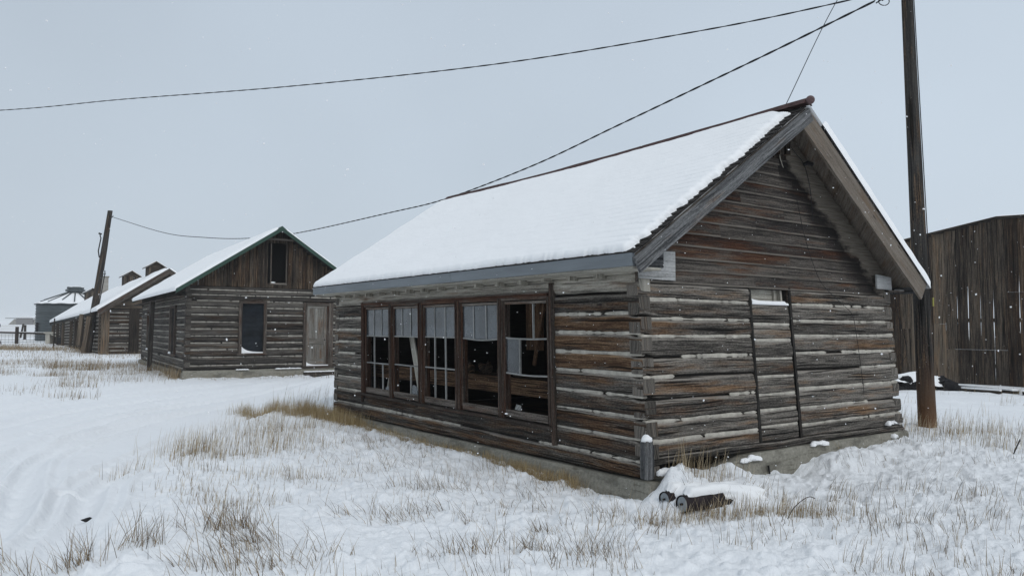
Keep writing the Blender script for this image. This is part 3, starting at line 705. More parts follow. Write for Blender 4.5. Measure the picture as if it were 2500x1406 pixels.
while z < ZR - .16:
    zt = z + .148
    x0, x1 = roofx(z - .02); x0 = max(x0, .0); x1 = min(x1, W_ - .02 - .1)
    if x1 - x0 < .08: break
    cuts = [x0] + sorted(random.uniform(x0 + .5, x1 - .5) for _ in range(1 if x1 - x0 > 1.5 else 0)) + [x1]
    for a, b in zip(cuts[:-1], cuts[1:]):
        zb = z - .018; ot = 0.004; ob_ = .026 + random.uniform(0, .006); r = random.random() * 30
        lowb = kk < 3
        tn = (random.uniform(.45, .75) if lowb else random.uniform(.3, .62), random.choice([.1, .2, .3]) if not (a < 1.2 and kk > 1) else random.uniform(.4, .7), random.random())
        n = max(2, int((b - a) / .1)); s = np.linspace(a, b, n)
        wob = fbm(s * 1.2, s * 0 + r, 3, 2) * .006
        prof = [(ob_, zb), (ob_ - .001, zb + .017), (ob_ - .004, zb + .024), ((ob_ + ot) / 2, (zb + zt) / 2), (ot, zt), (-.02, zt), (-.02, zb)]
        P = np.stack([np.stack([s, -np.full_like(s, o) - wob * .5 + .02, q + wob], -1) for o, q in prof], 1)
        UVg = np.stack([np.stack([s + r, np.full_like(s, r + q)], -1) for o, q in prof], 1)
        zc = P[..., 2]; P[..., 0] = np.clip(P[..., 0], XE + (zc + .085 - ZE) / (ZR - ZE) * (VR - XE), XB - (zc + .085 - ZEB) / (ZR - ZEB) * (XB - VR))
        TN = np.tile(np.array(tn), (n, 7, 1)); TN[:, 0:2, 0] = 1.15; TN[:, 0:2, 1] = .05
        A.grid(P, UVg, TN, closed=True)
        for i in (0, n - 1): A.add(P[i], [tuple(range(7))], None, tn)
    z += .146 + random.uniform(-.008, .008); kk += 1
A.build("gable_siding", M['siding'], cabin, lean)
for ya, yb in ((.03, .09), (L_ - .09, L_ - .02)):
    A = MB(); A.add([(0.0, ya, 2.3), (W_ - .1, ya, 2.3), (VR - .05, ya, ZR - .08), (0.0, yb, 2.3), (W_ - .1, yb, 2.3), (VR - .05, yb, ZR - .08)], [(0, 1, 2), (5, 4, 3), (0, 3, 4, 1), (1, 4, 5, 2), (2, 5, 3, 0)])
    A.build("gable_lining", M['core'], cabin, lean)
# plywood patches and box ends under the rake
def poly_slab(mb, pts, y0, y1, tone=(.5, .1, .3)):
    n = len(pts); V = [(x, y0, z) for x, z in pts] + [(x, y1, z) for x, z in pts]
    r = random.random() * 9
    mb.add(V, [tuple(range(n))[::-1], tuple(range(n, 2 * n))] + [(i, (i + 1) % n, (i + 1) % n + n, i + n) for i in range(n)], [(v[0] + r, v[2] + r) for v in V], tone)
A = MB(); poly_slab(A, [(-.02, 2.345), (.56, 2.335), (.565, 2.665), (.345, 2.66), (.345, 2.47), (-.02, 2.44)], -.045, -.03, (.5, .05, .2)); A.build("plywood_patch", M['ply'], cabin, lean)
A = MB(); poly_slab(A, [(4.88, 2.395), (5.29, 2.385), (5.28, 2.575), (4.87, 2.60)], -.075, -.05, (.45, .05, .2)); A.build("plywood_patch", M['ply'], cabin, lean)
A = MB(); poly_slab(A, [(-.27, 2.45), (.345, 2.47), (.345, 2.80), (.18, 2.83)], -.07, -.047, (.3, .1, .2)); A.build("rake_return", M['barge'], cabin, lean)
A = MB(); A.box((5.22, -.06, 2.365), (5.9, .12, 2.385), (.5, .2, .2)); sb = A.build("eave_shelf", M['trim'], cabin, lean)
A = MB(); lump(A, (5.66, -.01, 2.385), (.17, .05, .03), 5, 12); A.build("snow_cap", M['rsnow'], sb, lean, True)
# vent box, cable and lamp bracket near the peak
A = MB(); A.box((2.50, -.10, 4.03), (2.60, -.03, 4.26), (.3, .4, .2)); A.box((2.64, -.11, 4.05), (2.72, -.03, 4.27), (.3, .4, .2)); A.box((2.48, -.03, 4.0), (2.74, -.01, 4.27), (.2, .4, .2))
A.build("vent_box", M['board'], cabin, lean)
A = MB(); A.tube([(3.08, -.06, 3.98), (3.12, -.1, 4.0), (3.2, -.12, 3.99)], [.022, .03, .024], 8); A.build("insulator", M['black'], cabin, lean)
def cable(parent, pts, r=.005, name="cable", mat='wire', fn=None, n=5):
    A = MB(); A.tube(smooth_line3(pts), r, n); return A.build(name, M[mat], parent, fn)
def smooth_line3(P, n=8): return smooth_line(np.array(P), n)
cable(cabin, [(2.72, -.06, 4.24), (2.92, -.06, 4.10), (3.1, -.06, 3.98), (3.24, -.05, 3.7), (3.3, -.04, 3.4), (3.32, -.04, 3.25)], fn=lean)
cable(cabin, [(2.56, -.08, 4.24), (2.55, -.09, 4.12), (2.53, -.08, 4.02), (2.6, -.06, 3.93), (2.66, -.04, 3.89)], fn=lean, mat='rafter')
cable(cabin, [(2.95, -.04, 3.5), (3.08, -.045, 3.1), (3.25, -.045, 2.75), (3.5, -.04, 2.42), (3.95, -.035, 2.16), (4.2, -.03, 2.02), (4.26, -.03, 1.8), (4.3, -.03, 1.3), (4.32, -.03, .9)], .0035, fn=lean)
cable(cabin, [(5.37, -.05, 2.37), (5.4, -.09, 1.9), (5.5, -.10, 1.5), (5.36, -.05, 1.28)], .004, fn=lean)

# --- roof
RT = .05     # deck thickness
S1 = np.array([VR - XE, ZR - ZE]); LS1 = np.linalg.norm(S1); S1 = S1 / LS1; N1 = np.array([-S1[1], S1[0]])
S2 = np.array([XB - VR, ZEB - ZR]); LS2 = np.linalg.norm(S2); S2 = S2 / LS2; N2 = np.array([-S2[1], S2[0]])
def sag(V):   # old ridge sags a little; the near gable peak leans
    V = np.array(V, float); t = (V[:, 1]) / L_; k = np.clip((V[:, 2] - 2.5) / 2.1, 0, 1)
    V[:, 2] -= .05 * np.sin(np.clip(t, 0, 1) * np.pi) * k
    V[:, 1] += .10 * sm(1 - V[:, 1] / 2.5) * 1.0
    return V
def slope(mb, xz0, dirv, nrm, length, y0, y1, ce=.135):
    """shingle courses stepped up the slope"""
    ny = 60; ys = np.linspace(y0, y1, ny); k = 0; s = 0
    while s < length - .02:
        e = min(s + ce + .02, length)
        for j in range(ny - 1):
            w_ = 0
        a = np.array(xz0) + dirv * s; b = np.array(xz0) + dirv * e
        h0, h1 = .018, .005
        jg = (rng.random(ny) - .5) * .012
        P = np.zeros((ny, 4, 3)); P[:, :, 1] = ys[:, None]
        for q, (pt, h) in enumerate(((a, -.0), (a, h0), (b, h1), (b, -.0))):
            pp = pt + nrm * h
            P[:, q, 0] = pp[0] + dirv[0] * (jg if q < 2 else 0); P[:, q, 2] = pp[1] + dirv[1] * (jg if q < 2 else 0)
        P[0, :, 1] -= random.uniform(0, .03)
        mb.grid(P, None, rt(), closed=True)
        for i in (0, ny - 1): mb.add(P[i], [(0, 1, 2, 3)])
        s += ce; k += 1
A = MB(); YN, YF = -OG, L_ + OGF
slope(A, (XE - .03 * S1[0], ZE - .03 * S1[1]), S1, N1, LS1 + .03, YN, YF)
S2u = -S2; slope(A, (XB + .03 * S2[0], ZEB + .03 * S2[1]), S2u, N2, LS2 + .03, YN, YF)
A.build("shingles", M['shingle'], cabin, sag)
A = MB()
for (p, q, nn) in (((XE, ZE), (VR, ZR), N1), ((XB, ZEB), (VR, ZR), N2)):
    p = np.array(p); q = np.array(q); a = p - nn * RT; b = q - nn * RT
    b = np.array([VR, ZR - .06])
    ny = 24; ys = np.linspace(YN + .03, YF - .03, ny); P = np.zeros((ny, 4, 3)); P[:, :, 1] = ys[:, None]
    for j, pt in enumerate((p, q - np.array([0, .0]), b, a)): P[:, j, 0] = pt[0]; P[:, j, 2] = pt[1] - .001
    A.grid(P, None, (.5, .3, .3), closed=True)
    for i in (0, ny - 1): A.add(P[i], [(0, 1, 2, 3)])
A.build("roof_deck", M['barge_brown'], cabin, sag)
# barge boards (each a part) : near gable, front and back slope; far gable too
def barge(xz0, xz1, nrm, y0, y1, drop_, mat, top=.0):
    a = np.array(xz0); b = np.array(xz1); n = 30; A = MB()
    kk = np.linspace(0, 1, n); C = a[None] * (1 - kk[:, None]) + b[None] * kk[:, None]
    r = random.random() * 9; P = np.zeros((n, 4, 3)); UVb = np.zeros((n, 4, 2)); Ln = np.linalg.norm(b - a)
    for j, (o, yy) in enumerate(((top, y0), (top, y1), (-drop_, y1), (-drop_, y0))):
        wob = fbm(kk * 5, kk * 0 + j, 4, 2) * .006
        P[:, j, 0] = C[:, 0] + nrm[0] * (o + wob); P[:, j, 2] = C[:, 1] + nrm[1] * (o + wob); P[:, j, 1] = yy
        UVb[:, j] = np.stack([kk * Ln + r, np.full(n, o + yy * .7 + r)], 1)
    A.grid(P, UVb, (.55, .3, .5), closed=True)
    for i in (0, n - 1): A.add(P[i], [(0, 1, 2, 3)])
    return A.build("barge_board", mat, cabin, sag)
barge((XE - .05, ZE - .06), (VR, ZR - .02), N1, YN - .035, YN, .185, M['barge'], -.012)
barge((XB - .0, ZEB - .0), (VR + .0, ZR - .03), N2, YN - .03, YN + .003, .29, M['barge_brown'], -.012)
barge((XE, ZE), (VR, ZR - .02), N1, YF, YF + .03, .17, M['barge'], -.012); barge((XB, ZEB), (VR, ZR - .02), N2, YF, YF + .03, .17, M['barge'], -.012)
# galvanised eave fascia in two lengths with a slim soffit strip under it
for (y0, y1) in ((YN + .01, 3.4), (3.405, YF - .01)):
    A = MB(); ys = np.linspace(y0, y1, 40); dz = fbm(ys * 1.5, ys * 0, 6, 2) * .006
    P = np.zeros((40, 4, 3)); P[:, :, 1] = ys[:, None]
    for j, (x, z_) in enumerate(((XE - .035, ZE - .012), (XE - .032, ZE - .145), (XE + .0, ZE - .145), (XE + .0, ZE - .012))):
        P[:, j, 0] = x + (dz if j < 2 else 0); P[:, j, 2] = z_ + dz * .5
    A.grid(P, closed=True)
    for i in (0, 39): A.add(P[i], [(0, 1, 2, 3)])
    A.build("eave_flashing", M['metal'], cabin, sag)
A = MB(); A.box((XE + .005, YN + .05, ZE - .17), (-.0, YF - .05, ZE - .145), (.6, .15, .3), long=1); A.build("soffit", M['rafter'], cabin, sag)
A = MB(); A.box((XB - .03, YN + .02, ZEB - .14), (XB - .005, YF, ZEB - .03), (.4, .2, .3)); A.build("eave_board", M['barge'], cabin, sag)
# ridge cap: an old iron strip with a ball at its near end
A = MB(); ys = np.linspace(YN - .02, L_ - .0, 60)
cz = ZR + .045 + fbm(ys * 1.2, ys * 0, 9, 2) * .012
P = np.zeros((60, 6, 3)); P[:, :, 1] = ys[:, None]
for j, (dx, dz) in enumerate(((-.10, -.035), (-.045, .035), (0, .055), (.045, .035), (.10, -.035), (0, .0))): P[:, j, 0] = VR + dx; P[:, j, 2] = cz + dz
A.grid(P, closed=True)
for i in (0, 59): A.add(P[i], [tuple(range(6))])
rc = A.build("ridge_cap", M['rust'], cabin, sag)
def ball(mb, c, r, n=14):
    th = np.linspace(0, np.pi, n); ph = np.linspace(0, 2 * np.pi, 2 * n, endpoint=False); T_, P_ = np.meshgrid(th, ph, indexing='ij')
    mb.grid(np.stack([np.sin(T_) * np.cos(P_) * r, np.sin(T_) * np.sin(P_) * r, np.cos(T_) * r], -1) + np.array(c), closed=True)
A = MB(); ball(A, (VR, YN - .055, ZR + .065), .055); A.build("finial_ball", M['rust2'], rc, sag, True)
# snow on both slopes
rr = rng.random(80)
def near_ret(B):
    k = np.floor(B / .1).astype(int) % 80
    f = (B / .1) % 1.0
    return .05 + .11 * rr[k] * (1 - .6 * f) + .05 * sm((B - 2.6) / .8) + .02 * fbm(B * 9, B * 0, 3, 2)
def eret(A_): return .006 + .03 * np.clip(vn(A_ * .8, A_ * 0, 44) - .62, 0, 1) + .020 * vn(A_ * 19, A_ * 0, 3) + .016 * vn(A_ * 47, A_ * 0, 8) * vn(A_ * 1.7, A_ * 0, 4)
e0 = np.array([XE - .03, YN, ZE]); 
def P3(xz, y): return (xz[0], y, xz[1])
off = .02
snow_sheet("roof_snow", cabin, P3((XE - .028, ZE + .0), YN), P3((XE - .028, ZE + .0), YF + .1), P3((VR, ZR + .02), YN), P3((VR, ZR + .02), YF + .1), .072,
           near_ret, lambda b: .02 + .05 * vn(b * 3, b * 0, 5), eret, lambda a: .045 + .02 * vn(a * 4, a * 0, 3) + .16 * sm((.45 - a) / .3), (.016, .016), 5, fn=sag, lip=.001, crease=.024)
snow_sheet("roof_snow", cabin, P3((XB + .04, ZEB - .02), YN - .06), P3((XB + .04, ZEB - .02), YF + .1), P3((VR, ZR + .02), YN - .06), P3((VR, ZR + .02), YF + .1), .15,
           lambda b: .003 + .008 * vn(b * 5, b * 0, 5) + 0 * b, lambda b: .03 + 0 * b, lambda a: 0 * a, lambda a: .36 + .05 * vn(a * 9, a * 0, 3) - .3 * sm((a - .8) / .6), (.012, .02), 15, fn=sag, lip=.04, rf=.35)
# snow drifted over the far end of the ridge
# --- near-black panels added inside so the room reads dark
A = MB(); A.box((W_ - .36, .25, .2), (W_ - .32, L_ - .3, 2.42)); A.box((.22, L_ - .34, .2), (W_ - .36, L_ - .30, 2.42)); A.box((.25, .20, .2), (W_ - .3, .24, 2.1)); A.build("dark_room_panels", M['room_shade'], cabin, lean)
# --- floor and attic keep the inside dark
A = MB(); A.box((.1, .1, .12), (W_ - .1, L_ - .1, .17), (.3, .5, .3)); A.build("floor", M['inner'], cabin, lean); A = MB(); A.box((.1, .1, 2.43), (W_ - .15, L_ - .1, 2.46), (.3, .5, .3)); A.build("ceiling", M['room_shade'], cabin, lean)

# --- windows
WIN = [(6.14, 7.08), (5.08, 5.945), (3.93, 4.86), (2.80, 3.71), (1.69, 2.61)]
def window(idx, y0, y1):
    zb, zt = .655, 2.15
    fr = MB()   # casing: side jambs, head, sill board
    for (a, b) in ((y0 - .10, y0 - .045), (y1 + .045, y1 + .10)):
        fr.box((-.045, a, .59), (.10, b, 2.20), (random.uniform(.3, .6), random.uniform(.45, .8), .3))
        c_ = (a + b) / 2
        fr.box((-.058, c_ - .012, .60), (-.045, c_ + .012, 2.19), (random.uniform(.3, .6), random.uniform(.3, .7), .3))
    fr.box((-.043, y0 - .045, 2.165), (.10, y1 + .045, 2.20), (.6, .5, .3))
    wobj = fr.build("window", M['trim'], cabin, lean)
    s = MB()  # sash
    t = .035
    s.box((-.02, y0 - .045, zb - .0), (.02, y0, zt), (.35, .7, .2)); s.box((-.02, y1, zb), (.02, y1 + .045, zt), (.45, .65, .2))
    s.box((-.022, y0, zt - .035), (.02, y1, zt), (.8, .3, .2)); s.box((-.024, y0, zb - .045), (.02, y1, zb + .05), (.7, .2, .4))
    s.build("sash", M['trim'], wobj, lean)
    return wobj
BARS = {  # horizontal bars z ; vertical bars (fraction from far/left edge, z range)
    0: dict(h=[(1.64, 0), (1.155, .0)], v=[(.33, 1.64, 2.11), (.67, 1.64, 2.11), (.34, .70, 1.64), (.70, .70, 1.14)], pane=[(0, 1, 1.64, 2.11)]),
    1: dict(h=[(1.645, 0), (1.165, 0)], v=[(.33, 1.64, 2.11), (.69, 1.64, 2.11), (.67, .70, 1.15)], pane=[(0, 1, 1.645, 2.11)]),
    2: dict(h=[(1.65, 0), (1.17, 0)], v=[(.33, .70, 2.11), (.68, .70, 2.11)], pane=[(0, 1, 1.65, 2.11)]),
    3: dict(h=[(1.645, .022)], v=[(.32, 1.63, 2.11), (.68, 1.63, 2.11)], pane=[(0, 1, 1.64, 2.11)]),
    4: dict(h=[(1.665, .012), (1.195, .012)], v=[(.67, 1.665, 2.11), (.34, 1.195, 1.665)], pane=[(0, .34, 1.195, 1.665)])}
for i, (y0, y1) in enumerate(WIN):
    wo = window(i, y0, y1); Bd = BARS[i]; Lw = y1 - y0; Y1 = y1
    for z_, sg in Bd['h']:
        A = MB(); ys = np.linspace(y0, Y1, 12); k = (ys - ys[0]) / (ys[-1] - ys[0]); zz = z_ - sg * np.sin(k * np.pi)
        A.tube(np.stack([np.full(12, -.004), ys, zz], 1), .0115, 4, (.7, .05, .3)); A.build("muntin", M['sash'], wo, lean)
    for fr_, z0, z1 in Bd['v']:
        y = Y1 - Lw * fr_; A = MB(); A.box((-.012, y - .009, z0), (.012, y + .009, z1), (random.uniform(.55, .8), .05, .3)); A.build("muntin", M['sash'], wo, lean)
    for k, (f0, f1, z0, z1) in enumerate(Bd['pane']):
        A = MB(); A.box((.0, Y1 - Lw * f1, z0), (.004, Y1 - Lw * f0, z1)); A.build("pane", M['pane'] if i != 4 else M['pane_dim'], wo, lean)
def shard(wi, pts, mat='shard'):
    pass
A = MB(); A.add([(-.0, 6.30, .69), (.0, 6.19, .69), (.0, 6.20, .78), (.0, 6.33, .74), (.004, 6.30, .69), (.004, 6.19, .69), (.004, 6.20, .78), (.004, 6.33, .74)], [(0, 1, 2, 3), (7, 6, 5, 4), (0, 4, 5, 1), (1, 5, 6, 2), (2, 6, 7, 3), (3, 7, 4, 0)])
A.build("glass_shard", M['shard'], cabin, lean)
A = MB(); A.add([(.0, 5.42, .70), (.0, 5.14, .69), (.0, 5.15, .83), (.0, 5.30, .86), (.004, 5.42, .70), (.004, 5.14, .69), (.004, 5.15, .83), (.004, 5.30, .86)], [(0, 1, 2, 3), (7, 6, 5, 4), (0, 4, 5, 1), (1, 5, 6, 2), (2, 6, 7, 3), (3, 7, 4, 0)])
A.build("glass_shard", M['shard'], cabin, lean)
A = MB(); A.add([(.0, 2.44, .72), (.0, 2.31, .71), (.0, 2.29, .78), (.0, 2.40, .79), (.004, 2.44, .72), (.004, 2.31, .71), (.004, 2.29, .78), (.004, 2.40, .79)], [(0, 1, 2, 3), (7, 6, 5, 4), (0, 4, 5, 1), (1, 5, 6, 2), (2, 6, 7, 3), (3, 7, 4, 0)])
A.build("glass_shard", M['sash'], cabin, lean)
# window surround shared by the row
A = MB(); A.box((-.05, 7.183, .50), (.05, 7.245, 2.25), (.25, .95, .2)); A.box((-.03, 7.24, .42), (.0, 7.30, 2.2), (.25, .5, .2)); A.build("window_surround", M['trim'], cabin, lean)
A = MB(); A.box((-.055, 1.545, .36), (.03, 1.585, 2.36), (.45, .5, .3)); A.build("window_surround", M['trim'], cabin, lean)
A = MB(); A.box((-.055, 1.63, 2.20), (.06, 7.24, 2.235), (.5, .8, .2)); A.box((-.035, 1.63, 2.237), (.06, 7.24, 2.26), (.75, .1, .2)); A.build("window_head", M['trim'], cabin, lean)
A = MB(); A.box((-.085, 1.57, .545), (.06, 7.42, .59), (.12, .2, .2)); A.build("window_sill", M['trim'], cabin, lean)
# --- things left inside
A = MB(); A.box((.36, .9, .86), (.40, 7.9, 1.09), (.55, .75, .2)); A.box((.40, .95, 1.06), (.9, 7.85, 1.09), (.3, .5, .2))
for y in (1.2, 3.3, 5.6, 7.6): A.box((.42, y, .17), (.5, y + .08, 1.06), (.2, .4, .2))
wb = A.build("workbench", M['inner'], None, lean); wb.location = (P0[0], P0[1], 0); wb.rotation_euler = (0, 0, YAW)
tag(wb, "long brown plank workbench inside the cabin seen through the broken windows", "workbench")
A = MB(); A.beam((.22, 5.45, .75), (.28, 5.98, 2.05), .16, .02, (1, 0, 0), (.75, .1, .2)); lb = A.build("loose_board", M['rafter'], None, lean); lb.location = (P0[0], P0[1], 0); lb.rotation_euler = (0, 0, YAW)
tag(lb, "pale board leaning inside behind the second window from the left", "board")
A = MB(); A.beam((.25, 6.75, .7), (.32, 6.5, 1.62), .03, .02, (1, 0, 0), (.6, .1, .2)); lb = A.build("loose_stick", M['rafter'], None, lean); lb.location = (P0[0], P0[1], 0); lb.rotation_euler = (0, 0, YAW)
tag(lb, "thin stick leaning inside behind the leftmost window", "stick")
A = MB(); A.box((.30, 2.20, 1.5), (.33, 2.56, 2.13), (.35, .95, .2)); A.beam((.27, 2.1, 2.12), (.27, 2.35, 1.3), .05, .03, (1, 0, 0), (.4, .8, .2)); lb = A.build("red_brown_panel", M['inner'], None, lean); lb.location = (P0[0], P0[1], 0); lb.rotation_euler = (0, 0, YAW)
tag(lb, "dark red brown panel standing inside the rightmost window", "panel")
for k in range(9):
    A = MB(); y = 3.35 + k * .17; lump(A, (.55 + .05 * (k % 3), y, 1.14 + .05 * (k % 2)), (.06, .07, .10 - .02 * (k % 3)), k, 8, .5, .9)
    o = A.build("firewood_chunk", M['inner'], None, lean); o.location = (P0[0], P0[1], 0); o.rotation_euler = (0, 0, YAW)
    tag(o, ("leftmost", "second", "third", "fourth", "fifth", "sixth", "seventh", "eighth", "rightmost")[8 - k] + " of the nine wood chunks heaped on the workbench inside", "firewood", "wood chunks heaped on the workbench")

# ================================================================== 2. second cabin with green roof trim
O2 = (-10.543, 24.018, .104); Y2 = .568
c2 = empty("log_cabin", O2, Y2, "middle log cabin with green roof trim, a grey panelled door and an open loft hatch", "cabin")
W2, L2, og2, oe2, ze2, zr2 = 5.814, 11.875, .445, .375, 2.857, 5.068
z2 = [.27, .41, .68, .93, 1.15, 1.38, 1.61, 1.84, 2.08, 2.32, 2.54, 2.73, 2.90, 3.03]
z2 = [z for z in z2]
def tone2(i, s): return (random.uniform(.35, .7), random.choice([.1, .2, .3, .45]), random.random())
ops = [(1.66, 2.57, .78, 2.48), (3.84, 4.89, .25, 2.56)]
log_wall(c2, fr_gable(), 0, W2, [(z, z) for z in z2], ops, M['log_dark'], M['chink_far'], tone2, pinch=(.3, .3), ch_h=.024, gap=.02, ch_keep=.96, step=.08, round_=.06, ch_out=-.02, bulge=.03, fn=None)
ops2 = [(1.9, 3.15, .72, 2.42), (8.35, 9.6, .68, 2.42), (10.4, 11.1, .68, 2.42)]
log_wall(c2, fr_front(), 0, L2, [(z - .1, z - .1) for z in z2[:-1]], ops2[:2], M['log_dark'], M['chink_far'], tone2, pinch=(.3, .3), ch_h=.024, gap=.02, ch_keep=.97, step=.1, flip=True, round_=.06, ch_out=-.02, bulge=.03)
log_wall(c2, fr_rear(W2), 0, L2, [(z - .1, z - .1) for z in z2[:-1]], [], M['log_dark'], M['chink_far'], tone2, ch_keep=.9, step=.3, round_=.06)
log_wall(c2, fr_far(L2), 0, W2, [(z, z) for z in z2], [], M['log_dark'], M['chink_far'], tone2, ch_keep=.9, step=.3, round_=.06, flip=True)
A = MB(); fbox(A, -.03, W2 + .05, .06, -.2, fr_gable(), lambda s: .255 + 0 * s, 40); fbox(A, -.03, L2 + .3, .07, -.2, fr_front(), lambda s: .18 + .0 * s, 40); A.build("foundation", M['concrete'], c2)
A = MB()
for (a, b) in ((1.6, 2.0), (2.9, 3.75)): 
    for k in range(5): x = a + (b - a) * (k + .5) / 5; lump(A, (x, -.07, .255), ((b - a) / 7, .05, .03), k + int(a * 7), 8)
A.build("ledge_snow", M['rsnow'], c2, None, True)
# vertical boards of the gable with a loft hatch
A = MB(); x = -.0; LOFT = (2.66, 3.22, 3.20, 4.55)
while x < W2:
    wd = random.uniform(.13, .2); xe = min(W2, x + wd - .008); xc = (x + xe) / 2
    zt = zr2 - .07 - abs(xc - W2 / 2) / (W2 / 2 + oe2) * (zr2 - ze2) - .03
    yo = random.uniform(-.012, .012)
    tn = (random.uniform(.25, .6), random.uniform(.2, .85), random.random())
    if zt > 3.05:
        if xe > LOFT[0] and x < LOFT[1]:
            A.box((x, -.02 + yo, 3.02), (xe, .02, LOFT[2] - .02), tn, 2)
            if zt > LOFT[3] + .03: A.box((x, -.02 + yo, LOFT[3] + .02), (xe, .02, zt), tn, 2)
        else: A.box((x, -.02 + yo, 3.02), (xe, .02, zt), tn, 2)
    x += wd
A.build("gable_boards", M['board'], c2)
A = MB(); A.box((LOFT[0] - .0, -.035, LOFT[2]), (LOFT[0] + .03, .06, LOFT[3]), (.6, .2, .2)); A.box((LOFT[1] - .03, -.035, LOFT[2]), (LOFT[1], .06, LOFT[3]), (.5, .2, .2)); A.box((LOFT[0], -.04, LOFT[2] - .06), (LOFT[1], .06, LOFT[2]), (.7, .1, .2)); A.box((2.3, -.2, 4.66), (3.45, -.05, 4.72), (.6, .1, .2))
lo = A.build("loft_hatch", M['trim'], c2)
A = MB(); lump(A, (2.75, -.01, LOFT[2]), (.09, .04, .035), 4, 8); A.build("ledge_snow", M['rsnow'], lo, None, True)
A = MB(); A.box((.05, .25, 3.0), (W2 - .05, .3, 3.05)); poly_slab(A, [(.2, 2.7), (W2 - .2, 2.7), (W2 - .2, 2.85), (W2 / 2, 4.85), (.2, 2.85)], .5, .55); A.build("inner_dark_panel", M['dark'], c2)  # dark panels added behind the hatch so the loft reads black
# window and door in the gable wall
A = MB()
for (a, b, c, d) in ((1.66, 1.76, .80, 2.47), (2.47, 2.57, .80, 2.47), (1.66, 2.57, 2.47, 2.56), (1.62, 2.60, .74, .80)): A.box((a, -.045, c), (b, .08, d), (random.uniform(.35, .6), .3, .2))
w2 = A.build("window", M['trim'], c2)
A = MB(); A.box((1.76, .03, .80), (2.47, .04, 2.47)); A.build("pane", M['pane_blue'], w2)
A = MB(); ss = np.linspace(1.76, 2.47, 24); hz = .035 + .20 * np.exp(-(ss - 1.76) / .16); pr_ = np.array([(-.02, 0), (-.02, .9), (.0, 1.0), (.029, 1.0), (.029, 0)])
A.grid(np.stack([np.repeat(ss[:, None], 5, 1), np.tile(pr_[:, 0], (24, 1)), .80 + hz[:, None] * pr_[None, :, 1]], -1), closed=True)
for i in (0, 23): A.add(np.stack([np.full(5, ss[i]), pr_[:, 0], .80 + hz[i] * pr_[:, 1]], 1), [tuple(range(5))])
A.build("ledge_snow", M['rsnow'], w2, None, False)
A = MB()
for (a, b, c, d) in ((3.84, 3.95, .27, 2.55), (4.74, 4.90, .27, 2.55), (3.95, 4.74, 2.44, 2.55)): A.box((a, -.04, c), (b, .08, d), (random.uniform(.35, .55), .25, .2))
A.build("door_frame", M['trim'], c2)
M['door'] = wood("grey_door", dark=(.07, .062, .053), mid=(.15, .138, .12), light=(.32, .32, .30), brown=(.10, .062, .04), brown_gain=.8, knots=False, crack=.3)
A = MB(); A.box((3.955, .0, .36), (4.66, .04, 2.43), (.45, .4, .2), 2)
for (a, b, c, d) in ((3.955, 4.05, .36, 2.43), (4.25, 4.345, 1.28, 2.34), (4.56, 4.66, .36, 2.43), (4.05, 4.56, 2.34, 2.43), (4.05, 4.56, 1.08, 1.30), (4.05, 4.56, .36, .58), (4.25, 4.345, .58, 1.08)): A.box((a, -.018, c), (b, -.001, d), (random.uniform(.35, .7), .35, .2))
dr = A.build("door", M['door'], c2); A = MB(); ball(A, (4.60, -.035, 1.24), .022, 7); A.build("handle", M['black'], dr)
A = MB(); A.box((4.66, -.002, .3), (4.74, .03, 2.44), (.4, .6, .2)); A.build("door_stop", M['trim'], c2)
A = MB(); ss = np.linspace(3.955, 4.74, 20); hz = .03 + .11 * np.exp(-(ss - 3.955) / .12)
A.grid(np.stack([np.repeat(ss[:, None], 5, 1), np.tile(pr_[:, 0] - .02, (20, 1)), .33 + hz[:, None] * pr_[None, :, 1]], -1), closed=True); A.build("threshold_snow", M['rsnow'], c2)
A = MB(); A.box((3.85, -.33, .02), (4.95, -.06, .13), (.3, .2, .2)); A.box((3.80, -.06, .24), (4.95, .05, .33), (.3, .2, .2)); st = A.build("door_step", M['trim'], c2)
A = MB()
for k in range(9): lump(A, (3.92 + k * .12, -.2, .13), (.1, .13, .035), k, 8)
A.build("snow_cap", M['rsnow'], st, None, True)
# side windows, leaning props
for (a, b, c, d) in ops2[:2]:
    A = MB(); A.box((-.05, a, c), (.08, a + .12, d), (.4, .3, .2)); A.box((-.05, b - .12, c), (.08, b, d), (.6, .3, .2)); A.box((-.05, a, d - .1), (.08, b, d), (.4, .3, .2)); A.box((-.07, a - .04, c - .06), (.08, b + .04, c), (.6, .3, .2))
    sw = A.build("window", M['trim'], c2); A = MB(); A.box((.03, a + .12, c), (.04, b - .12, d - .1)); A.build("pane", M['pane_blue'], sw)
    A = MB(); lump(A, (-.04, b - .2, c + .02), (.04, .2, .06), 4, 8); A.build("ledge_snow", M['rsnow'], sw, None, True)
A = MB(); A.beam((-.42, 5.1, .0), (-.28, 5.9, 2.62), .16, .16, (0, 1, 0), (.3, .3, .2)); A.build("eave_prop", M['log_dark'], c2)
